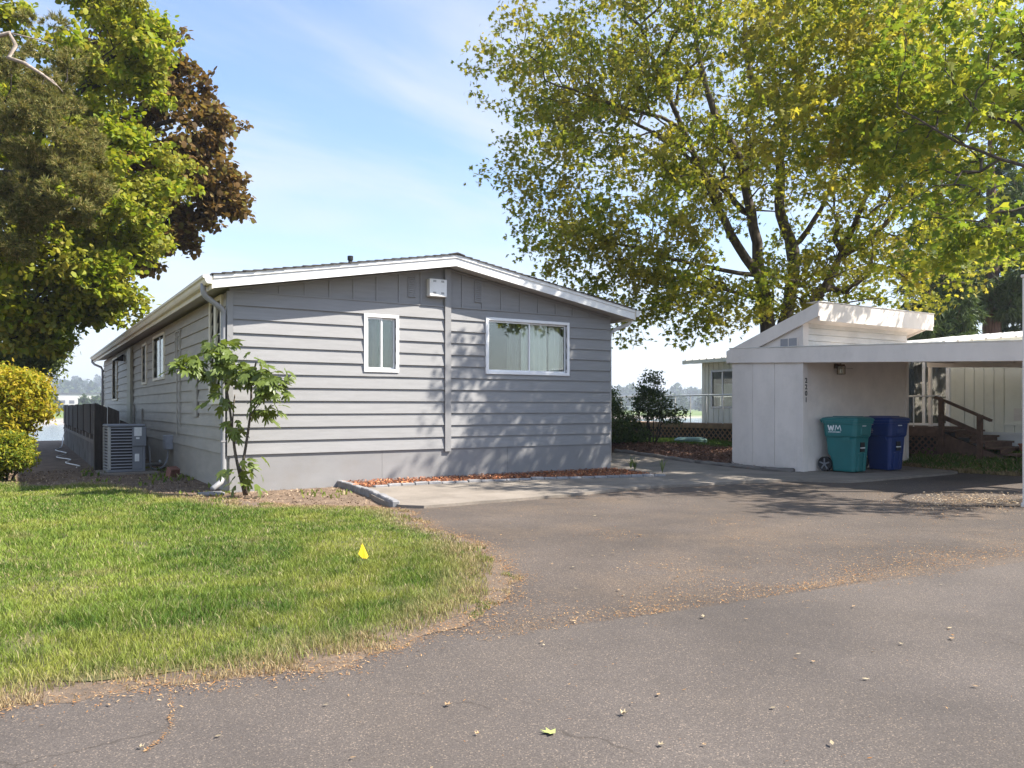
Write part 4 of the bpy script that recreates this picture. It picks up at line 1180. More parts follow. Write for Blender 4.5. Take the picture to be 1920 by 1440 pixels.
        for q in range(16):
            a = 2*math.pi*q/16; b = 2*math.pi*(q+1)/16
            mb.bar((-.3295, .10+.022*math.cos(a), .86+.022*math.sin(a)), (-.3295, .10+.022*math.cos(b), .86+.022*math.sin(b)), .010, .002, (1, 0, 0))
        mb.build('emblem', M['gold'], body, local=True)
        for z, w_ in ((.905, .17), (.815, .13), (.785, .15), (.755, .11)):
            x_ = -(.318+.014*(z-.70)/.23)
            MB().box(x_-.0035, x_-.0005, .10-w_/2, .10+w_/2, z-.004, z+.004).build('print_line', M['gold'], body, local=True)
    # serial number on the front
    for q in range(6):
        MB().box(-.075+q*.024, -.060+q*.024, -.4285, -.4255+.004, .884, .902).build('serial_mark', M['decal'], body, local=True)
    return t_
make_bin(M['teal'], (10.88, -2.98, .036), R_(2), 'teal wheeled bin with white lettering, nearer the shed corner', False)
make_bin(M['blue'], (11.92, -3.06, .036), R_(-2), 'dark blue wheeled bin with small gold print', True)
gb = MB().box(11.28, 11.52, -2.80, -2.56, .036, .38).build('grey_crate', M['ac_body'], None, bevel=.012); tag(gb, 'small dark grey box on the floor between the two bins', 'box')

# ------------------------------------------------------------------ neighbouring house with porch, steps, deck
NX = 15.2
nb = thing('neighbour_house', (NX, 5, 0), 'pale green ribbed neighbouring house with white metal roof behind the shed', 'house')
NZ0, NZ1 = .72, 2.72
NH = [(-2.55, -1.30, .86, 2.66), (3.70, 4.72, 1.32, 2.36)]
mb = MB(); wall_grid(mb, 'y', NX+.012, NX+.14, -14, 5.13, NZ0, NZ1, NH)
mb.box(NX+.15, NX+7.2, 5.0, 5.128, .1, NZ1).box(NX+.15, NX+7.2, -14, -13.9, .1, NZ1).box(NX+7.1, NX+7.25, -13.8, 4.9, .1, NZ1)
mb.build('wall', M['nb_wall'], nb)
y = -5.6
base = {}
while y < 5.0:
    w_ = .188
    if -1.2 < y < 2.6: y += w_+.022; continue
    a, b = y, min(y+w_, 5.12)
    segs = [(NZ0, NZ1)]
    for h in NH:
        if h[0]-.06 < b and h[1]+.06 > a: segs = [(NZ0, h[2]-.06), (h[3]+.06, NZ1)]
    for z0, z1 in segs:
        if z1-z0 > .03: box_part('siding_panel', M['nb_wall'], nb, NX-.006, NX+.0115, a, b, z0, z1)
    y += w_+.022
box_part('skirting', M['nb_skirt'], nb, NX-.004, NX+.1, -14, 5.12, -.1, NZ0-.004)
box_part('skirting_rail', M['nb_skirt'], nb, NX-.03, NX-.008, -9, 5.12, NZ0-.03, NZ0+.03)
box_part('corner_trim', M['nb_wall'], nb, NX-.02, NX-.0065, 5.03, 5.15, NZ0, NZ1)
nroof = MB().prism([(NX-.42, 2.735), (NX+3.7, 3.20), (NX+7.7, 2.735), (NX+7.7, 2.70), (NX+3.7, 3.16), (NX-.42, 2.70)], 'y', -14.4, 5.55).build('roof', M['nb_roof'], nb)
box_part('eave_fascia', M['nb_wall'], nroof, NX-.44, NX-.422, -14.4, 5.57, 2.63, 2.735)
MB().prism([(NX-.42, 2.735), (NX+3.7, 3.20), (NX+7.7, 2.735), (NX+7.7, 2.62), (NX+3.7, 3.08), (NX-.42, 2.62)], 'y', 5.552, 5.575).build('rake_fascia', M['nb_wall'], nroof)
box_part('soffit', M['nb_wall'], nroof, NX-.42, NX+.0, -14.3, 5.5, 2.65, 2.662)
y = -9.0
while y < 5.5:
    if not (-.6 < y < 2.3):
        MB().prism([(NX-.455, 2.733), (NX+3.7, 3.203), (NX+3.7, 3.228), (NX-.455, 2.762)], 'y', y, y+.05).build('roof_rib', M['nb_roof'], nroof)
    y += .30
# window on the far part
w = MB()
for a, b, c, d in ((3.64, 4.78, 2.36, 2.42), (3.64, 4.78, 1.26, 1.32), (3.64, 3.70, 1.32, 2.36), (4.72, 4.78, 1.32, 2.36)): w.box(NX-.02, NX+.04, a, b, c, d)
w = w.build('window', M['steel'], nb)
box_part('mullion', M['vinyl'], w, NX-.005, NX+.03, 4.30, 4.35, 1.32, 2.36)
box_part('pane', M['glass'], w, NX+.01, NX+.014, 3.70, 4.30, 1.32, 2.36); box_part('pane', M['glass'], w, NX+.01, NX+.014, 4.35, 4.72, 1.32, 2.36)
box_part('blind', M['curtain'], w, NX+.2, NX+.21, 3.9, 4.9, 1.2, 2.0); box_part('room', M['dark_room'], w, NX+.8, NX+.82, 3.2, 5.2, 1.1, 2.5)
# glass porch door with dark curtain
d = MB()
for a, b, c, e_ in ((-2.55, -2.47, .86, 2.66), (-1.38, -1.30, .86, 2.66), (-1.98, -1.91, .92, 2.60), (-2.47, -1.38, .86, .92), (-2.47, -1.38, 2.60, 2.66)): d.box(NX-.03, NX+.03, a, b, c, e_)
d = d.build('glass_door', M['vinyl'], nb)
box_part('pane', M['glass'], d, NX+.0, NX+.004, -2.47, -1.98, .92, 2.60); box_part('pane', M['glass'], d, NX+.0, NX+.004, -1.91, -1.38, .92, 2.60)
V = []; Fc = []
for i in range(61):
    yy = -2.5+1.15*i/60; xx = NX+.10+.02*math.sin(i*1.3)
    V += [(xx, yy, .9), (xx, yy, 2.62)]
for i in range(60): Fc.append((2*i, 2*i+2, 2*i+3, 2*i+1))
MB().add(V, Fc).build('curtain', M['ac_dark'], d)
# service hatch on the wall
sh = MB()
sh.box(NX-.02, NX-.0065, -4.7, -3.74, .94, 2.12).build('service_hatch', M['nb_wall'], nb)
for a, b in ((-4.60, -4.30), (-4.22, -3.92)):
    box_part('hatch_vent', M['shed_metal'], nb, NX-.024, NX-.0205, a, b, 1.0, 1.26)
for a, b in ((2.123, 2.16), (.90, .937)): box_part('hatch_frame', M['nb_wall'], nb, NX-.035, NX-.0065, -4.76, -3.68, a, b)

def lattice(parent, x, y0, y1, z0, z1, mat, pitch=.13, w=.035):
    L = z1-z0
    for s in (-1, 1):
        t = y0-L
        while t < y1:
            a, b = (t, t+L); za, zb = (z0, z1) if s > 0 else (z1, z0)
            # clip to the panel
            lo, hi = max(a, y0), min(b, y1)
            if hi-lo > .03:
                fa, fb = (lo-a)/L, (hi-a)/L
                p0 = (x+.006*s, lo, za+(zb-za)*fa); p1 = (x+.006*s, hi, za+(zb-za)*fb)
                MB().bar(p0, p1, .010, w, (0, -(zb-za), L) if False else (0, 0, 1)).build('lattice_slat', mat, parent)
            t += pitch
# small porch with steps on the right
porch = thing('porch', (14.2, -2.6, .3), 'brown wooden porch with lattice skirt and white railing at the glass door', 'porch')
box_part('floor', M['brown'], porch, 13.95, 15.16, -3.02, -1.2, .80, .86)
box_part('rim_board', M['brown'], porch, 13.93, 13.948, -3.04, -1.2, .66, .862)
lattice(porch, 13.965, -3.0, -1.2, .25, .66, M['brown'], .14)
box_part('shade_backing', M['black'], porch, 14.4, 14.42, -3.0, -1.2, .2, .79)  # black sheet standing for the shade under the porch
for yy in (-3.0, -2.14, -1.3):
    box_part('support_post', M['brown'], porch, 13.98, 14.05, yy, yy+.07, .1, .66)
rl = MB().tube([(14.0, -3.0, 1.53), (14.0, -1.2, 1.53)], .02, 8).build('railing', M['white'], porch)
MB().tube([(14.0, -3.0, .90), (14.0, -1.2, .90)], .012, 8).build('lower_rail', M['white'], rl)
for yy in (-2.42, -1.8):
    MB().tube([(14.0, yy, .86), (14.0, yy, 1.53)], .014, 8).build('baluster', M['white'], rl)
st = thing('porch_steps', (14.5, -3.5, .3), 'brown wooden porch steps with sloping handrail', 'steps')
for k in range(5):
    yt = -3.05-.30*k; zt = .80-.11*k
    box_part('tread', M['brown'], st, 14.0, 15.1, yt-.32, yt, zt-.04, zt)
    box_part('riser', M['brown'], st, 14.03, 15.08, yt-.285, yt-.265, zt-.15, zt-.042)
MB().prism([(-3.05, .2), (-3.05, .74), (-4.4, .24), (-4.4, .2)], 'x', 14.02, 14.06).build('stringer', M['brown'], st)
for yy, z1 in ((-3.10, 1.46), (-3.90, 1.13)):
    box_part('rail_post', M['brown'], st, 13.93, 14.018, yy, yy+.09, .2, z1)
for dz, y0, y1 in ((0, -2.93, -4.08), (-.36, -3.06, -3.88)):
    z_at = lambda yy: 1.50+.43*(yy+2.95)
    MB().bar((13.97, y0, z_at(y0)+dz), (13.97, y1, z_at(y1)+dz), .09 if dz == 0 else .05, .05 if dz == 0 else .09).build('handrail', M['brown'], st)
pot = MB(); loft(pot, [(.45, [(.07*math.cos(a), .07*math.sin(a)) for a in np.linspace(0, 2*np.pi, 16, endpoint=False)]), (.62, [(.11*math.cos(a), .11*math.sin(a)) for a in np.linspace(0, 2*np.pi, 16, endpoint=False)]), (.625, [(.125*math.cos(a), .125*math.sin(a)) for a in np.linspace(0, 2*np.pi, 16, endpoint=False)]), (.66, [(.125*math.cos(a), .125*math.sin(a)) for a in np.linspace(0, 2*np.pi, 16, endpoint=False)])])
po = pot.build('flower_pot', M['terracotta']); po.location = (14.6, -4.42, -.11); tag(po, 'small terracotta flower pot standing by the porch steps', 'flower pot')
cp = thing('leaning_post', (14.62, -2.42, .3), 'slender white post standing before the dark glass door', 'post')
MB().tube([(14.56, -2.50, .25), (14.60, -2.46, .7), (14.60, -2.44, 1.3), (14.60, -2.44, 2.35)], [.055, .05, .045, .045], 4).build('shaft', M['shed'], cp)

dk = thing('side_deck', (13.6, 6, .3), 'cedar deck with lattice skirt and thin white railing behind the shrubs', 'deck')
box_part('floor', M['brown_lt'], dk, 13.6, 15.16, 2.0, 9.5, .76, .82)
box_part('rim_board', M['brown_lt'], dk, 13.58, 13.598, 2.0, 9.5, .70, .84)
lattice(dk, 13.62, 2.0, 7.6, .30, .70, M['brown_lt'], .17, .03)
box_part('shade_backing', M['black'], dk, 13.9, 13.92, 2.0, 9.5, .2, .75)  # shade beneath the deck, put in as a black sheet
r2 = MB().tube([(13.63, 2.0, 1.63), (13.63, 9.5, 1.63)], .022, 8).build('railing', M['white'], dk)
for yy in np.arange(2.2, 9.5, .62):
    MB().tube([(13.63, yy, .84), (13.63, yy, 1.62)], .014, 6).build('baluster', M['white'], r2)
ul = MB(); loft(ul, [(0, rrect(.42, -.28, .28, .2)), (.10, rrect(.42, -.28, .28, .2)), (.15, rrect(.32, -.2, .2, .15))])
uo = ul.build('utility_lid', M['green_lid']); uo.location = (12.6, 3.0, .33); uo.rotation_euler = (0, 0, -.55); tag(uo, 'low grey green utility lid in the grass behind the mulch', 'utility lid')

# ------------------------------------------------------------------ trees
MAPLE = np.array([(0,.32,0), (0,0,0), (-.48,.16,-.05), (-.2,.40,.02), (-.40,.80,-.06), (-.1,.66,.02), (0,1.05,-.08), (.1,.66,.02), (.40,.80,-.06), (.2,.40,.02), (.48,.16,-.05)])
MAPLE_F = np.array([(0,i,i+1) for i in range(1,10)] + [(0,10,1)])
TRI5 = np.array([(0,0,0), (-.38,.35,.03), (-.30,.85,-.05), (0,.62,.02), (0,1.1,-.08), (.30,.85,-.05), (.38,.35,.03)])
TRI5_F = np.array([(0,1,3), (1,2,3), (0,3,6), (3,5,6), (3,2,4), (3,4,5)])[[0,1,2,3,4,5]]
OVAL = np.array([(0,0,0), (-.24,.45,.04), (0,1,-.06), (.24,.45,.04)]); OVAL_F = np.array([(0,1,2), (0,2,3)])
NEEDLE = np.array([(-.05,0,0), (.05,0,0), (0,1,0)]); NEEDLE_F = np.array([(0,1,2)])

def rot_batch(n, tilt_sd, yaw=None, droop=0.0):
    yaw = rng.uniform(0, 2*np.pi, n) if yaw is None else yaw
    pit = rng.normal(-droop, tilt_sd, n); rol = rng.normal(0, tilt_sd, n)
    cy, sy_ = np.cos(yaw), np.sin(yaw); cp_, sp_ = np.cos(pit), np.sin(pit); cr, sr = np.cos(rol), np.sin(rol)
    Rz = np.zeros((n,3,3)); Rz[:,0,0]=cy; Rz[:,0,1]=-sy_; Rz[:,1,0]=sy_; Rz[:,1,1]=cy; Rz[:,2,2]=1
    Rx = np.zeros((n,3,3)); Rx[:,0,0]=1; Rx[:,1,1]=cp_; Rx[:,1,2]=-sp_; Rx[:,2,1]=sp_; Rx[:,2,2]=cp_
    Ry = np.zeros((n,3,3)); Ry[:,1,1]=1; Ry[:,0,0]=cr; Ry[:,0,2]=sr; Ry[:,2,0]=-sr; Ry[:,2,2]=cr
    return Rz@Rx@Ry

def leaf_mesh(name, centers, size, tmpl, faces, mat, tilt=.6, droop=.3, yaw=None, jitter=.35):
    n = len(centers); s = size*(1+rng.uniform(-jitter, jitter, n))
    Rm = rot_batch(n, tilt, yaw, droop)
    V = np.einsum('nij,kj->nki', Rm, tmpl)*s[:,None,None] + centers[:,None,:]
    b = (np.arange(n)*len(tmpl))[:,None,None]
    me = mesh_np(name, V, (b+faces[None]).reshape(-1, 3))
    me.materials.append(mat)
    return me

def grow(limbs, targets, seg=.45, wander=.10, up=.12):
    """limbs: polylines of (x,y,z,r); targets: points to reach. Returns nodes, parents, radii"""
    pos, par, rad, plen = [], [], [], []
    for L in limbs:
        L = [np.array(p, float) for p in L]
        Q = [L[0]*2-L[1]]+L+[L[-1]*2-L[-2]]
        prev = -1
        start = L[0][:3]
        if pos:
            dd = np.linalg.norm(np.array(pos)-start, axis=1); j = int(dd.argmin())
            if dd[j] < .35: prev = j
        for i in range(1, len(Q)-2):
            m = max(2, int(np.linalg.norm(Q[i+1][:3]-Q[i][:3])/.3))
            for k in range(m+(1 if i == len(Q)-3 else 0)):
                t = k/m
                p = .5*((2*Q[i])+(-Q[i-1]+Q[i+1])*t+(2*Q[i-1]-5*Q[i]+4*Q[i+1]-Q[i+2])*t*t+(-Q[i-1]+3*Q[i]-3*Q[i+1]+Q[i+2])*t**3)
                q = p[:3]+rng.normal(0, .015, 3)
                pos.append(q); par.append(prev); rad.append(max(.01, p[3]))
                plen.append(0 if prev < 0 else plen[prev]+np.linalg.norm(q-pos[prev])); prev = len(pos)-1
    nl = len(pos)
    cap = nl+len(targets)*40
    A = np.zeros((cap, 3)); A[:nl] = pos; PL = np.zeros(cap); PL[:nl] = plen
    n = nl; par = par[:]
    T = np.asarray(targets)
    d0 = np.array([np.min(np.linalg.norm(A[:nl]-t, axis=1)) for t in T])
    ends = []
    for ti in np.argsort(d0):
        t = T[ti]
        df = A[:n]-t; dist = np.sqrt((df*df).sum(1))
        cost = dist + .22*PL[:n] + .6*np.maximum(0, df[:,2])
        j = int(cost.argmin()); p0 = A[j]; d = t-p0; L = np.linalg.norm(d)
        m = min(38, max(2, int(L/seg)))
        bend = rng.normal(0, wander, 3)*L; bend[2] += up*L
        prev = j
        for k in range(1, m+1):
            u = k/m
            q = p0+d*u+bend*math.sin(math.pi*u)*.7+(rng.normal(0, .035, 3) if k < m else 0)
            A[n] = q; par.append(prev); PL[n] = PL[prev]+np.linalg.norm(q-A[prev]); prev = n; n += 1
        ends.append(prev)
    cnt = np.zeros(n)
    cnt[ends] = 1
    for i in range(n-1, nl-1, -1):
        if par[i] >= nl: cnt[par[i]] += cnt[i]
    r = np.zeros(n); r[:nl] = rad
    r[nl:] = .0095*np.maximum(cnt[nl:], 1)**.5
    for i in range(nl, n):
        r[i] = min(r[i], r[par[i]]*.85)
    return A[:n], np.array(par), r, nl

def branch_mesh(name, A, par, r, mat, minr=0.0):
    n = len(A); has = np.where(par >= 0)[0]
    main = {}
    for i in has:
        j = par[i]
        if j not in main or r[i] > r[main[j]]: main[j] = i
    Vs, Fs = [], []; base = 0
    k = 6
    ang = np.arange(k)*2*np.pi/k
    p0 = A[par[has]]; p1 = A[has]; d = p1-p0; L = np.linalg.norm(d, axis=1)+1e-9; d = d/L[:,None]
    # direction at nodes
    nd = np.zeros((n, 3)); nd[has] = d
    ismain = np.array([main[par[i]] == i for i in has])
    d0 = np.where(ismain[:,None], nd[par[has]], d); bad = np.linalg.norm(d0, axis=1) < 1e-6; d0[bad] = d[bad]
    r0 = np.where(ismain, r[par[has]], np.minimum(r[has]*1.15, r[par[has]]))
    mainchild_dir = np.zeros((n, 3))
    for i in has: pass
    d1 = d
    def ring(c, dd, rr):
        ref = np.where(np.abs(dd[:,2:3]) > .9, np.array([[1.,0,0]]), np.array([[0,0,1.]]))
        ref = np.broadcast_to(np.array([[.31,.95,.05]]), dd.shape)
        u = np.cross(dd, ref); u /= np.linalg.norm(u, axis=1)[:,None]+1e-9; w = np.cross(dd, u)
        return c[:,None]+ (u[:,None]*np.cos(ang)[None,:,None]+w[:,None]*np.sin(ang)[None,:,None])*rr[:,None,None]
    R0 = ring(p0, d0, r0); R1 = ring(p1, d1, r[has])
    V = np.concatenate([R0, R1], 1)
    b = (np.arange(len(has))*2*k)[:,None,None]
    j = np.arange(k); q = np.stack([j, (j+1) % k, k+(j+1) % k, k+j], 1)
    me = mesh_np(name, V, (b+q[None]).reshape(-1, 4))
    me.polygons.foreach_set('use_smooth', np.ones(len(me.polygons), bool))
    me.materials.append(mat)
    return me

def ell_targets(ells, n, shell=.55, gap=.9, seed=0, thr=.30, clump=None):
    """points in a union of ellipsoids ((c),(r),weight), denser toward the skin, with noise gaps"""
    out = []
    w = np.array([e[2] for e in ells], float); w /= w.sum()
    if clump:
        C = ell_targets(ells, int(n/clump[0]), shell, gap, seed, thr)
        k = rng.integers(0, len(C), n)
        return C[k] + np.clip(rng.normal(0, 1, (n, 3)), -1.6, 1.6)*np.array([clump[1], clump[1], clump[1]*clump[2]])
    while len(out) < n:
        e = ells[rng.choice(len(ells), p=w)]
        d = rng.normal(0, 1, 3); d /= np.linalg.norm(d)
        rr = rng.random()**(1/3.)*(1-shell)+shell*(1-abs(rng.normal(0, .14))) if shell else rng.random()**(1/3.)
        p = np.array(e[0])+d*np.array(e[1])*rr
        g = .5*vnoise([p[0]+p[2]*.7], [p[1]-p[2]*.6], gap, seed)[0]+.5*vnoise([p[0]-p[1]*.5], [p[2]+p[1]*.3], gap*1.6, seed+5)[0]
        if g < thr: continue
        out.append(p)
    return np.array(out)

def tree(name, base, label, limbs, ells, ntw, leaves_per, spread, lsize, lmat, bmat, tmpl=(MAPLE, MAPLE_F), cat='tree', group=None, shell=.5, tilt=.6, droop=.45, thr=.30, gap=1.0, seed=0, zmin=None, seg=.45, extra=None, clump=None):
    global rng
    rng = np.random.default_rng(1000+seed)
    root = thing(name, base, label, cat, group)
    T = ell_targets(ells, ntw, shell, gap, seed, thr, clump)
    if zmin is not None: T = T[T[:,2] > zmin]
    if extra is not None: T = np.concatenate([T, extra])
    A, par, r, nl = grow(limbs, T, seg)
    b = np.array(base)
    me = branch_mesh('trunk', A-b, par, r, bmat)
    link(bpy.data.objects.new('trunk', me), root)
    # leaves round each twig end and along the last part of the twig
    k = leaves_per
    dirs = np.clip(rng.normal(0, 1, (len(T), k, 3)), -1.5, 1.5)
    C = T[:,None,:]+dirs*np.array([spread, spread, spread*.55])[None,None]
    C = C.reshape(-1, 3)
    thin = (np.arange(len(A)) >= nl) & (r < .03)
    ii = np.where(thin)[0]
    if len(ii):
        jj = rng.choice(ii, min(len(ii)*4, len(C)//4))
        C = np.concatenate([C, A[jj]+rng.normal(0, spread*.35, (len(jj), 3))])
    me = leaf_mesh('crown', C-b, lsize, tmpl[0], tmpl[1], lmat, tilt, droop)
    link(bpy.data.objects.new('crown', me), root)
    return root

def PX(px, py, D):
    """point seen at this bearing and distance, in lot metres"""
    u = (px-960)/1490; v = (765-py)/1490
    return (CAMX+(RT[0]*u+FW[0])*D, CAMY+(RT[1]*u+FW[1])*D, CAMZ+v*D)
def EL(px, py, D, rx, ry, rz, w):
    return (PX(px, py, D), (max(rx, .01), max(ry, .01), rz), w)
def LB(*pts): return [(*PX(a, b, D), r) for a, b, D, r in pts]

# right maple: several upright stems behind the shed
bx_, by_, _ = PX(1455, 700, 20); bz_ = .3
limbs = [
    [(bx_-.15, by_, .2, .28)] + LB((1440, 640, 20, 0.224), (1432, 560, 20, 0.184), (1420, 480, 20, 0.153), (1408, 400, 20.1, 0.136), (1385, 300, 20.2, 0.116), (1345, 225, 20.2, 0.095), (1318, 140, 20.2, 0.075), (1300, 40, 20.2, 0.054), (1290, -80, 20.2, 0.034)),
    LB((1428, 530, 20, 0.136), (1370, 440, 19.7, 0.116), (1325, 340, 19.4, 0.092), (1285, 250, 19.2, 0.075), (1240, 150, 19, 0.054), (1200, 50, 19, 0.034)),
    LB((1410, 410, 20.1, 0.095), (1330, 330, 20.6, 0.075), (1240, 260, 21, 0.054), (1150, 210, 21.2, 0.037), (1060, 170, 21.2, 0.024)),
    [(bx_+.2, by_+.1, .2, .27)] + LB((1465, 640, 20.3, 0.204), (1480, 560, 20.4, 0.177), (1488, 470, 20.4, 0.160), (1462, 400, 20.4, 0.143), (1465, 300, 20.4, 0.129), (1470, 240, 20.4, 0.116), (1455, 195, 20.4, 0.095), (1410, 150, 20.4, 0.078), (1398, 80, 20.4, 0.068), (1402, -40, 20.4, 0.048)),
    LB((1470, 245, 20.4, 0.095), (1490, 170, 20.6, 0.082), (1515, 90, 20.7, 0.068), (1550, -10, 20.8, 0.048)),
    LB((1455, 195, 20.4, 0.068), (1448, 110, 20.2, 0.058), (1440, 20, 20.1, 0.041), (1430, -70, 20, 0.027)),
    LB((1488, 470, 20.4, 0.088), (1540, 390, 20.2, 0.061), (1580, 280, 20.1, 0.044), (1610, 180, 20, 0.031)),
    [(bx_+.5, by_-.1, .6, .14)] + LB((1500, 610, 19.6, 0.116), (1545, 540, 19.3, 0.102), (1590, 445, 19.0, 0.085), (1640, 330, 18.8, 0.061), (1680, 230, 18.7, 0.041), (1720, 110, 18.6, 0.027)),
    LB((1572, 490, 19.1, 0.075), (1660, 420, 18.6, 0.058), (1730, 340, 18.2, 0.041), (1800, 260, 18, 0.027)),
    LB((1425, 520, 20, 0.061), (1330, 500, 19.2, 0.048), (1240, 480, 18.6, 0.037), (1140, 450, 18.2, 0.024)),
    LB((1430, 560, 20, 0.054), (1340, 540, 19.4, 0.041), (1250, 520, 18.8, 0.031), (1180, 520, 18.4, 0.020)),
    LB((1385, 300, 20.2, 0.061), (1260, 230, 19.4, 0.048), (1130, 190, 18.8, 0.034), (1020, 150, 18.4, 0.020)),
]
ells = [EL(1440, 60, 20, 5.6, 4.6, 4.6, 11), EL(1180, 120, 19.5, 3.0, 3.4, 2.9, 4), EL(1040, 140, 19, 1.5, 1.8, 1.3, 1.5), EL(1120, 330, 19, 2.1, 2.6, 1.5, 2.2), EL(1080, 420, 18.6, 1.3, 1.6, .7, .8), EL(1200, 450, 18.6, 2.2, 2.4, 1.1, 1.5), EL(1240, 550, 18.8, 1.6, 1.8, .6, .8), EL(1200, 585, 18.6, .8, .9, .3, .45), EL(1030, 270, 19, 1.0, 1.3, .8, 1.0), EL(1160, 510, 18.5, 1.2, 1.4, .5, .7), EL(1300, 575, 18.8, .8, 1.1, .3, .4),
        EL(1640, 330, 19.5, 3.2, 3.2, 2.6, 2.8), EL(1660, 480, 19.4, 2.6, 2.6, 1.2, 2.2), EL(1740, 100, 20.5, 3.0, 3.0, 2.8, 1.3), EL(1430, 330, 20, 2.8, 3.0, 2.2, 1.2), EL(1400, 560, 19.2, 1.0, 1.2, .6, .5), EL(1560, 570, 19.6, 1.0, 1.0, .35, .35),
        ((10.5, -3.3, 7.8), (2.1, 1.7, 2.5), 4.8), ((12.2, -3.4, 7.6), (2.0, 1.8, 1.6), 1.6)]
tree('maple_tree', (bx_, by_, bz_), 'tall many stemmed maple with thin green crown rising behind the shed', limbs, ells, 2700, 21, .21, .115, M['maple_leaf'], M['bark'], thr=.30, gap=1.3, seed=3, shell=.3, clump=(4, .50, .7), droop=.7, tilt=.6)

# nearer broadleaf tree right of the carport, only its boughs reach into view
nb_ = pt(12.4, 11.3)
limbs = [[(nb_[0], nb_[1], -.2, .34), (nb_[0]+.1, nb_[1], 1.5, .28), (nb_[0]-.1, nb_[1]+.2, 3.2, .24), (nb_[0]-.2, nb_[1]+.5, 5.2, .18), (nb_[0]-.1, nb_[1]+.8, 7.2, .12), (nb_[0], nb_[1]+.8, 9, .06)],
         [(nb_[0]-.1, nb_[1]+.2, 3.4, .15), (*PX(2150, 420, 11.6), .07), (*PX(1960, 330, 11.8), .035), (*PX(1800, 270, 12), .022), (*PX(1680, 200, 12.2), .012)],
         [(nb_[0]-.15, nb_[1]+.4, 4.6, .13), (*PX(2140, 250, 12), .06), (*PX(1980, 140, 12.5), .035), (*PX(1820, 60, 12.8), .02)],
         [(nb_[0]-.15, nb_[1]+.4, 4.2, .12), (nb_[0]+.2, nb_[1]+2, 5.2, .08), (nb_[0]-.6, nb_[1]+3.5, 6.0, .04)]]
ells = [EL(1900, 200, 12.2, 1.9, 2.0, 1.7, 3.2), EL(1760, 130, 12.4, 1.5, 1.6, 1.1, 1.8), EL(1850, 400, 12.2, 1.0, 1.1, .8, 1.0), EL(1640, 60, 12.6, .9, 1.0, .8, .8), ((nb_[0], nb_[1]+.6, 7.2), (3.6, 3.4, 2.6), 5), ((nb_[0]+.3, nb_[1]+4.2, 6.8), (2.4, 1.8, 1.5), 5.0)]
tree('broadleaf_tree', (nb_[0], nb_[1], 0), 'large leaved tree whose boughs fill the upper right corner', limbs, ells, 640, 14, .22, .135, M['near_leaf'], M['bark'], thr=.36, gap=.9, seed=8, shell=.3, clump=(7, .34, .6), droop=.6)

# left: lime green maple, bronze maple behind it, grey green tree low, pine bough nearest
g0 = (-3.6, 10.6, 0)
limbs = [[(g0[0], g0[1], -.2, .30), (g0[0], g0[1], 1.6, .25), (g0[0]+.1, g0[1], 3.2, .21), (g0[0]+.2, g0[1]-.1, 5.5, .16), (g0[0]+.2, g0[1], 8, .10), (g0[0]+.3, g0[1], 10.5, .05)],
         [(g0[0]+.1, g0[1], 3.2, .14), (g0[0]+1.0, g0[1]-.5, 4.4, .10), (*PX(200, 490, 20), .06), (*PX(280, 470, 20), .03)],
         [(g0[0]+.2, g0[1], 4.6, .14), (g0[0]+1.2, g0[1]-.6, 6.0, .10), (*PX(230, 280, 20), .06), (*PX(320, 240, 20), .03)],
         [(g0[0]+.2, g0[1], 6.5, .12), (*PX(170, 150, 20), .07), (*PX(260, 60, 20), .04)]]
ells = [EL(80, 120, 20, 2.7, 2.8, 3.0, 6), EL(200, 60, 20, 1.4, 1.9, 2.2, 3), EL(240, 310, 20, 1.35, 1.6, 1.6, 3), EL(120, 400, 19.6, 2.3, 2.3, 1.8, 3.5), EL(100, 520, 19.6, 1.8, 1.8, 1.0, 2.2), EL(190, 560, 20, .9, 1.1, .45, .8), EL(55, 600, 19.6, 1.2, 1.3, .6, 1.3), EL(30, 300, 20, 2.6, 2.6, 2.6, 2)]
tree('lime_maple_tree', g0, 'tall lime green maple at the left edge with pinkish seed tufts', limbs, ells, 1600, 34, .18, .125, M['green_leaf'], M['bark_dark'], tmpl=(TRI5, TRI5_F), shell=.5, thr=.30, gap=.9, seed=21, clump=(11, .34, .5))
p0 = (-3.0, 16.2, 0)
limbs = [[(p0[0], p0[1], -.3, .28), (p0[0], p0[1], 2, .23), (p0[0]+.2, p0[1], 4.5, .18), (p0[0]+.6, p0[1], 8, .12), (p0[0]+.8, p0[1], 11.5, .06)],
         [(p0[0]+.2, p0[1], 4.5, .15), (*PX(210, 470, 24), .11), (*PX(300, 420, 24), .07), (*PX(390, 400, 24), .035)],
         [(p0[0]+.4, p0[1], 6.5, .13), (*PX(250, 260, 24), .09), (*PX(350, 220, 24), .045)]]
ells = [EL(310, 230, 24, 1.9, 2.0, 2.2, 4), EL(365, 350, 24, 1.25, 1.4, 1.4, 3.2), EL(290, 410, 24, 1.5, 1.6, 1.1, 2), EL(260, 80, 24, 1.5, 1.7, 1.5, 2), EL(360, 160, 24, .95, 1, .9, 1.4), EL(210, 470, 23.6, 1.1, 1.3, .8, 1)]
tree('bronze_maple_tree', p0, 'bronze purple maple crown behind the lime green maple', limbs, ells, 760, 26, .18, .16, M['purple_leaf'], M['bark_dark'], tmpl=(TRI5, TRI5_F), shell=.5, thr=.30, gap=.8, seed=31, clump=(9, .34, .6))
q0 = (-4.3, 14.5, 0)
limbs = [[(q0[0], q0[1], -.3, .2), (q0[0], q0[1], 1.5, .16), (q0[0]+.2, q0[1], 3.2, .10), (q0[0]+.3, q0[1], 4.8, .05)]]
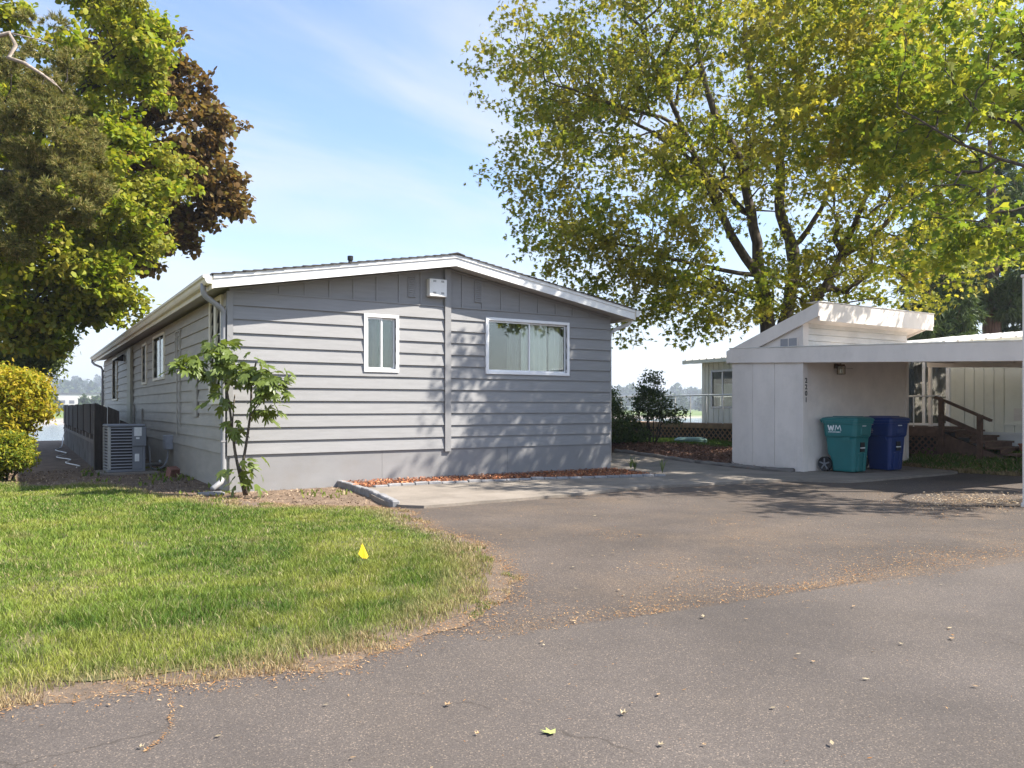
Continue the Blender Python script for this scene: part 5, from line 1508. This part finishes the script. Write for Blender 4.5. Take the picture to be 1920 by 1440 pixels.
ells = [EL(20, 630, 22.5, 1.5, 1.5, 1.1, 3), EL(75, 655, 22.5, .6, .8, .6, 1.4), EL(50, 690, 22.5, .8, .9, .4, 1), EL(-20, 560, 22.5, 1.4, 1.4, 1.0, 1), EL(90, 600, 22.5, .5, .7, .5, .7)]
tree('grey_green_tree', q0, 'small grey green tree low behind the golden shrub', limbs, ells, 380, 44, .2, .13, M['grey_leaf'], M['bark_dark'], tmpl=(OVAL, OVAL_F), shell=.4, thr=.25, seed=41)

def needle_tree(name, base, label, limbs, ells, ncush, ntuft, per, size, mat, bmat, cat='tree', seed=0, shell=.45, cush=.26, thr=.3, gap=.8, width=1.0, group=None, sag=0.0, squash=.55):
    """crown of cushions, each of many tufts, each tuft a spray of needles"""
    global rng
    rng = np.random.default_rng(2000+seed)
    root = thing(name, base, label, cat, group)
    C = ell_targets(ells, ncush, shell, gap, seed, thr)
    A, par, r, nl = grow(limbs, C, .35)
    b = np.array(base)
    link(bpy.data.objects.new('trunk', branch_mesh('trunk', A-b, par, r, bmat)), root)
    d = rng.normal(0, 1, (ncush, ntuft, 3)); d /= np.linalg.norm(d, axis=2)[:,:,None]
    rr = cush*(.55+.5*rng.random((ncush, ntuft, 1)))*(.7+.6*rng.random((ncush, 1, 1)))
    T = (C[:,None]+d*rr*np.array([1, 1, squash])).reshape(-1, 3)
    out = d.reshape(-1, 3)*.8+np.array([0, 0, .45-sag])+rng.normal(0, .2, (len(T), 3))
    nn = len(T)*per
    dr = np.repeat(out, per, 0)+rng.normal(0, .55, (nn, 3)); dr /= np.linalg.norm(dr, axis=1)[:,None]
    o_ = np.repeat(T, per, 0)+rng.normal(0, size*.15, (nn, 3))
    sd = np.cross(dr, rng.normal(0, 1, (nn, 3))); sd /= np.linalg.norm(sd, axis=1)[:,None]+1e-9
    L = size*(.6+.8*rng.random((nn, 1))); w = size*.06*width
    V = np.stack([o_-sd*w, o_+sd*w, o_+dr*L], 1)-b
    me = mesh_np('crown', V, np.arange(nn*3).reshape(-1, 3)); me.materials.append(mat)
    link(bpy.data.objects.new('crown', me), root)
    return root
n0 = (-5.6, 6.2, 0)
limbs = [[(n0[0], n0[1], -.2, .32), (n0[0], n0[1], 3, .26), (n0[0]+.2, n0[1], 6, .2), (n0[0]+.2, n0[1], 10, .1)],
         [(n0[0]+.1, n0[1], 4.4, .10), (*PX(-40, 330, 16), .08), (*PX(70, 330, 16), .04), (*PX(140, 330, 16), .02)],
         [(n0[0]+.1, n0[1], 5.4, .10), (*PX(-40, 230, 16), .08), (*PX(90, 230, 16), .04), (*PX(150, 260, 16), .02)]]
ells = [EL(95, 250, 16, .95, 1.0, .85, 3), EL(120, 355, 16, .85, .9, .75, 3), EL(20, 180, 16, 1.0, 1.0, .9, 2), EL(10, 420, 16, .75, .8, .75, 2), EL(-30, 300, 16, 1.1, 1.2, 1.6, 2), EL(50, 90, 16.2, .9, .9, .8, 1)]
needle_tree('pine_tree', n0, 'dark olive pine boughs at the far left in front of the maple', limbs, ells, 190, 34, 22, .095, M['pine'], M['bark_dark'], seed=51, width=1.5, cush=.24, thr=.25)
dead = MB().tube([PX(-60, 100, 15), PX(-10, 70, 15), PX(18, 62, 15), PX(30, 85, 15.0), PX(16, 108, 15), PX(45, 118, 15), PX(80, 140, 15), PX(105, 160, 15)], [.05, .045, .04, .04, .042, .036, .028, .015], 7)
dead.tube([PX(18, 62, 15), PX(45, 68, 15), PX(75, 75, 15), PX(100, 85, 15)], [.018, .014, .011, .006], 5).tube([PX(80, 140, 15), PX(98, 150, 15.1), PX(118, 172, 15.1)], [.016, .012, .006], 5)
pine_root = [o for o in COL.objects if o.name.startswith('pine_tree')][0]
bo = dead.build('bare_branch', M['bark_pale'], pine_root, smooth_=True)
# cedars beyond the neighbour's roof
for i, (px, D, hgt_, r_, lab) in enumerate(((1758, 34, 13, 1.5, 'dark cedar with thick trunk nearest the shed roof'), (1858, 36, 14, 2.1, 'tall cedar with bare reddish trunk behind the metal roof'), (1930, 37, 14, 1.8, 'cedar trunk at the far right edge behind the metal roof'))):
    x, y, _ = PX(px, 700, D)
    limbs = [[(x, y, -.3, .48), (x, y, 3, .42), (x+.05, y, 7, .34), (x, y, hgt_, .1)]]
    ells = [((x, y, 5.2+(1.2 if i == 1 else 0)), (r_, r_, 1.1), 2), ((x, y, 7.5), (r_*1.1, r_*1.1, 1.8), 3), ((x, y, 10.5), (r_, r_, 2.4), 2), ((x-.6, y-.5, 4.4), (r_*.8, r_*.8, .7), .8 if i != 1 else .2)]
    needle_tree('cedar_tree', (x, y, 0), lab, limbs, ells, 95, 26, 12, .30, M['cedar'], M['bark_red'], seed=60+i, width=1.8, cush=.5, sag=1.3, group='cedars behind the neighbouring house')

# shrubs
def shrub(name, base, label, ells, ntw, per, spread, size, lmat, tmpl, stems=5, seed=0, tilt=.7, droop=.2, shell=.35, hz=.8):
    limbs = []
    for k in range(stems):
        a = rng.uniform(0, 6.28); s = rng.uniform(.03, .12)
        limbs.append([(base[0]+s*math.cos(a), base[1]+s*math.sin(a), base[2]-.05, .022), (base[0]+2.2*s*math.cos(a), base[1]+2.2*s*math.sin(a), base[2]+hz*.4, .018), (base[0]+3.5*s*math.cos(a), base[1]+3.5*s*math.sin(a), base[2]+hz, .012)])
    return tree(name, base, label, limbs, ells, ntw, per, spread, size, lmat, M['bark_dark'], tmpl=tmpl, cat='shrub', shell=shell, thr=.2, seed=seed, tilt=tilt, droop=droop, seg=.2)
b0 = PX(-10, 880, 15.2); b0 = (b0[0], b0[1], 0)
shrub('golden_shrub', b0, 'golden yellow feathery shrub at the left edge', [EL(-10, 725, 15, .85, .9, .40, 4), EL(45, 730, 14.8, .38, .45, .32, 1.4), EL(70, 770, 14.8, .18, .2, .2, .5), EL(-35, 800, 15, .75, .7, .45, 2.2), EL(15, 790, 14.7, .5, .5, .35, 1.6)], 380, 50, .13, .085, M['nandina'], (OVAL, OVAL_F), seed=71)
b1 = PX(10, 905, 14.0); b1 = (b1[0], b1[1], 0)
shrub('low_golden_shrub', b1, 'low yellow green shrub under the golden one by the lawn', [EL(10, 835, 13.9, .42, .45, .26, 2), EL(-20, 870, 13.8, .42, .45, .22, 2), EL(38, 860, 13.7, .2, .22, .16, .6)], 150, 60, .08, .065, M['nandina_low'], (OVAL, OVAL_F), seed=73, stems=4, hz=.4)
sr = (11.15, 2.9, .27)
shrub('camellia_shrub', sr, 'dark glossy shrub with bare lower stems in the mulch bed', [((11.15, 2.9, 1.35), (.55, .5, .42), 3), ((11.1, 2.9, 1.9), (.34, .3, .36), 1.3), ((11.5, 2.5, 1.1), (.4, .35, .25), 1)], 120, 26, .10, .08, M['shrub'], (OVAL, OVAL_F), stems=7, seed=81, hz=.8)
s2 = (10.25, 3.3, .22)
shrub('feathery_shrub', s2, 'soft feathery green shrub against the corner of the grey house', [((10.2, 3.4, .85), (.7, .6, .5), 3), ((10.1, 3.6, 1.45), (.42, .4, .4), 1.5), ((10.7, 3.1, .6), (.4, .4, .3), 1)], 230, 40, .11, .065, M['feather'], (OVAL, OVAL_F), stems=5, seed=83, hz=.5)
for x, y, n_ in ((7.62, -.55, 26), (7.9, -.1, 22), (7.66, -1.3, 18)):
    mb = MB()
    for k in range(n_):
        a = rng.uniform(0, 6.28); h = rng.uniform(.12, .30); l = rng.uniform(.03, .16); w_ = .006
        ca, sa = math.cos(a), math.sin(a)
        mb.add([(w_*sa, -w_*ca, 0), (-w_*sa, w_*ca, 0), (l*.4*ca-w_*sa, l*.4*sa+w_*ca, h*.7), (l*.4*ca+w_*sa, l*.4*sa-w_*ca, h*.7), (l*ca, l*sa, h)], [(0,1,2,3), (3,2,4)])
    o = mb.build('grassy_weed', M['feather']); o.location = (x, y, .035); tag(o, {26: 'largest spiky weed clump at the right corner of the grey house', 22: 'spiky weed clump by the walk behind the corner of the grey house', 18: 'small spiky weed at the end of the block edging'}[n_], 'weed')

# fig tree at the front corner: each large lobed leaf is its own piece
fig = thing('fig_tree', (.12, -.50, 0), 'young fig tree with large lobed leaves at the house corner', 'tree')
def FP(px, py, D=11.65): return np.array(PX(px, py, D))-np.array([.12, -.50, 0])
stems = [[(0, 0, -.05), tuple(FP(445, 870)), tuple(FP(437, 820)), tuple(FP(430, 760)), tuple(FP(420, 705)), tuple(FP(412, 660))],
         [(.03, 0, -.05), tuple(FP(455, 880)), tuple(FP(462, 830)), tuple(FP(470, 770)), tuple(FP(472, 715)), tuple(FP(480, 680, 11.5))],
         [(.0, .03, -.05), tuple(FP(450, 880)), tuple(FP(440, 850)), tuple(FP(436, 800, 11.8)), tuple(FP(440, 740, 11.9))],
         [tuple(FP(468, 780)), tuple(FP(490, 750, 11.5)), tuple(FP(510, 725, 11.4))],
         [tuple(FP(422, 715)), tuple(FP(395, 700, 11.5)), tuple(FP(365, 690, 11.4))]]
mb = MB()
for s_, r0 in zip(stems, (.024, .025, .019, .012, .012)):
    c_ = curve(s_, 4); mb.tube(c_, [r0*(1-.55*i/len(c_)) for i in range(len(c_))], 7)
mb.build('trunk', M['bark'], fig, local=True, smooth_=True)
def fig_leaf_mesh(seed):
    rs = random.Random(seed)
    out = [(0, 0), (-.16, -.02), (-.30, .10), (-.46, .30), (-.42, .38), (-.20, .36), (-.30, .62), (-.33, .78), (-.22, .80), (-.10, .58), (-.09, .80), (0, 1.02),
           (.09, .80), (.10, .58), (.22, .80), (.33, .78), (.30, .62), (.20, .36), (.42, .38), (.46, .30), (.30, .10), (.16, -.02)]
    V = [(0, .36, .0)]; 
    for x, y in out:
        r2 = math.hypot(x, y-.36)
        V.append((x*rs.uniform(.92, 1.08), y*rs.uniform(.95, 1.05), .12*abs(x) - .38*r2*r2 + rs.uniform(-.02, .02)))
    n = len(out)
    Fc = [(0, i+1, (i+1) % n+1) for i in range(n)]
    b = len(V); V += [(-.012, -.38, .03), (.012, -.38, .03)]; Fc.append((b, b+1, 1))
    me = bpy.data.meshes.new('leaf'); me.from_pydata(V, [], Fc); me.update(); me.materials.append(M['fig'])
    me.polygons.foreach_set('use_smooth', [True]*len(me.polygons)); return me
fm = [fig_leaf_mesh(i) for i in range(5)]
clusters = [(FP(408, 655), .13, .08, 46), (FP(432, 690), .15, .10, 40), (FP(358, 680, 11.4), .11, .07, 34), (FP(400, 700), .10, .08, 18), (FP(478, 695, 11.5), .14, .10, 46), (FP(508, 720, 11.4), .12, .12, 46), (FP(495, 765, 11.5), .10, .07, 21), (FP(430, 800, 11.6), .08, .10, 13), (FP(455, 890, 11.5), .14, .12, 21), (FP(415, 745, 11.6), .12, .06, 10)]
for c_, sp_h, sp_v, n_ in clusters:
    for k in range(n_):
        o = bpy.data.objects.new('leaf', fm[rng.integers(0, 5)])
        o.parent = fig
        off = rng.normal(0, 1, 3)*np.array([sp_h, sp_h*.8, sp_v])
        o.location = tuple(c_+off)
        az = math.atan2(off[1], off[0])-math.pi/2+rng.normal(0, .5)
        o.rotation_euler = (rng.normal(-.75, .4), rng.normal(0, .35), az)
        s = rng.uniform(.13, .24); o.scale = (s, s, s)
        COL.objects.link(o)

# ------------------------------------------------------------------ small things on the ground
fl = thing('marker_flag', (-.38, -6.57, .01), 'small yellow marker flag in the lawn', 'flag')
MB().tube([(0, 0, 0), (.004, 0, .17)], .0016, 5).build('wire', M['steel'], fl, local=True)
MB().add([(.004, 0, .172), (-.04, -.03, .09), (.0, -.012, .05), (.03, -.02, .045), (.052, -.012, .06), (.03, .015, .11)], [(0,1,2), (0,2,3), (0,3,4), (0,4,5)]).build('cloth', M['yellow'], fl, local=True)

def leaf_obj(name, loc, size, mat, rz, tm, fc, curl):
    V = []
    for p in tm: V.append((p[0]*size, (p[1]-.4)*size, size*curl*(abs(p[0])*1.0 + (p[1]-.4)**2*.9)+.004))
    me = bpy.data.meshes.new(name); me.from_pydata(V, [], [tuple(int(q) for q in f) for f in fc]); me.update(); me.materials.append(mat)
    o = bpy.data.objects.new(name, me); o.location = loc; o.rotation_euler = (0, 0, rz); return link(o)
M['leaf_pale'] = paint('dead_leaf_pale', (.33, .27, .17), .8, .15, 30, 0, None, 40, .3)
M['leaf_tan'] = paint('dead_leaf_tan', (.36, .24, .13), .8, .15, 30, 0, None, 40, .3)
M['leaf_lime'] = paint('fallen_leaf_lime', (.34, .38, .13), .7, .12, 30, 0, None, 40, 0)
bl = PX(1030, 1376, 3.1); bl = (CAMX+(RT[0]*.047+FW[0])*3.097, CAMY+(RT[1]*.047+FW[1])*3.097, .002)
tag(leaf_obj('fallen_leaf', bl, .062, M['leaf_lime'], .6, MAPLE, MAPLE_F, .22), 'pale green fallen leaf on the road nearest the viewer', 'leaf', 'fallen leaves on the asphalt')
spots = [(895, 1380), (410, 1383), (660, 1425), (265, 1405), (205, 1325), (610, 1325), (840, 1325), (1020, 1212), (1077, 1167), (1320, 1160), (1400, 1163), (1496, 1230), (1525, 1243), (1625, 1276), (1185, 1322), (1170, 1342), (1235, 1305), (1780, 1180), (1785, 1200), (1765, 1098), (1740, 1107), (1040, 1163), (1015, 1207), (1080, 1106), (1160, 1108), (1170, 1118), (1035, 1060), (1110, 1043), (1150, 1040), (1075, 1065), (1200, 1005), (1110, 948), (1085, 943), (1115, 968), (1350, 990), (1500, 985), (1270, 1085), (1420, 1050), (1600, 1140), (1690, 1210), (1830, 1290), (1450, 1330), (1320, 1400), (1560, 1400), (70, 1328), (1240, 1440-40)]
for i, (px, py) in enumerate(spots):
    D = 1490*CAMZ/(py-765); u = (px-960)/1490
    x, y = CAMX+(RT[0]*u+FW[0])*D, CAMY+(RT[1]*u+FW[1])*D
    s = random.uniform(.018, .036)*(.7+.1*D)
    tm, fc = (OVAL, OVAL_F) if i % 3 else (MAPLE, MAPLE_F)
    tag(leaf_obj('fallen_leaf', (x, y, .004), s, M['leaf_pale'] if i % 2 else M['leaf_tan'], random.uniform(0, 6.28), tm, fc, random.uniform(.2, .9)), 'small dry curled leaf lying on the asphalt', 'leaf', 'dry leaves on the asphalt')
# crack in the road with dry grass in it
cpts = [(318, 1300), (322, 1325), (318, 1345), (322, 1360), (305, 1385), (285, 1400), (272, 1412)]
pp = []
for px, py in cpts:
    D = 1490*CAMZ/(py-765); u = (px-960)/1490; pp.append((CAMX+(RT[0]*u+FW[0])*D, CAMY+(RT[1]*u+FW[1])*D, 0))
cc = np.array(curve(pp, 40)); kk = rng.integers(0, len(cc), 300)
tag(slivers('crack_litter', cc[kk][:, :2]+rng.normal(0, .007, (300, 2)), .004, .018, .3, TAN, M['litter'], .003), 'line of dry needles filling a crack in the road', 'litter', kind='stuff')

# ------------------------------------------------------------------ far shore
def far_pt(px, D, z): 
    u = (px-960)/1490; return (CAMX+(RT[0]*u+FW[0])*D, CAMY+(RT[1]*u+FW[1])*D, z)
def far_building(px, D, w, d, h, label, rz, name='building'):
    x, y, _ = far_pt(px, D, 0); z = float(hgt(x, y))
    r = thing(name, (x, y, z-.5), label, 'building', None, rz)
    MB().box(-w/2, w/2, -d/2, d/2, 0, h+.5).build('wall', M['building'], r, local=True)
    MB().box(-w/2-.4, w/2+.4, -d/2-.4, d/2+.4, h+.501, h+1.0).build('roof', M['building_dark'], r, local=True)
    nfl = max(1, int(h/3.2)); nw = max(3, int(w/4))
    for f in range(nfl):
        for k in range(nw):
            xx = -w/2+(k+.5)*w/nw; zz_ = 1.6+f*3.2
            MB().box(xx-1.2, xx+1.2, -d/2-.06, -d/2-.01, zz_, zz_+1.7).build('window', M['building_dark'], r, local=True)
    return r
far_building(165, 430, 26, 16, 9.5, 'white and grey block on the far river bank', -YAW+.35)
far_building(95, 410, 24, 12, 3.2, 'low white building on the far bank left of the grey block', -YAW)
far_building(1195, 640, 30, 12, 3.5, 'low pale building across the river seen between house and shrubs', -YAW)
def mass(name, pts, hs, label, per=260, size=1.6, cat='trees'):
    C = []
    for (x, y), h in zip(pts, hs):
        z = float(hgt(x, y)); n = per
        t = rng.random(n)**.7
        r = h*.33*np.sqrt(np.clip(1-(t-.35)**2/.45, .02, 1))
        a = rng.uniform(0, 6.28, n); q = np.sqrt(rng.random(n))
        C.append(np.stack([x+r*q*np.cos(a), y+r*q*np.sin(a), z+t*h], 1))
    C = np.concatenate(C)
    me = leaf_mesh(name, C, size, OVAL*np.array([2.2, 1, 1]), OVAL_F, M['far_leaf'], 1.0, 0)
    return tag(link(bpy.data.objects.new(name, me)), label, cat, kind='stuff')
pts, hs = [], []
for k in range(85):
    px = rng.uniform(-200, 420); D = rng.uniform(360, 560); x, y, _ = far_pt(px, D, 0); pts.append((x, y)); hs.append(rng.uniform(4, 10))
for k in range(70):
    px = rng.uniform(1080, 1420); D = rng.uniform(560, 900); x, y, _ = far_pt(px, D, 0); pts.append((x, y)); hs.append(rng.uniform(6, 13))
mass('riverside_trees', pts, hs, 'rounded trees along the far river bank', 160, 1.4)
pts, hs = [], []
for k in range(520):
    px = rng.uniform(-300, 520) if k % 2 else rng.uniform(1000, 1500); D = rng.uniform(900, 1900); x, y, _ = far_pt(px, D, 0); pts.append((x, y)); hs.append(rng.uniform(14, 30))
mass('distant_woods', pts, hs, 'hazy blue wooded hills on the horizon', 90, 5.0)

# the air between here and the hills
HZ = True
if HZ:
    mb = MB().box(-3400, 4400, -420, 3300, -9, 90)
    m = bpy.data.materials.new('haze_air'); m.use_nodes = True; t = m.node_tree
    for n in list(t.nodes):
        if n.type == 'BSDF_PRINCIPLED': t.nodes.remove(n)
    pv = t.nodes.new('ShaderNodeVolumePrincipled')
    pv.inputs['Color'].default_value = (.80, .88, 1.0, 1); pv.inputs['Density'].default_value = .00045; pv.inputs['Anisotropy'].default_value = .2
    t.links.new(pv.outputs[0], t.nodes['Material Output'].inputs['Volume'])
    hzo = mb.build('haze', m); tag(hzo, kind='stuff')
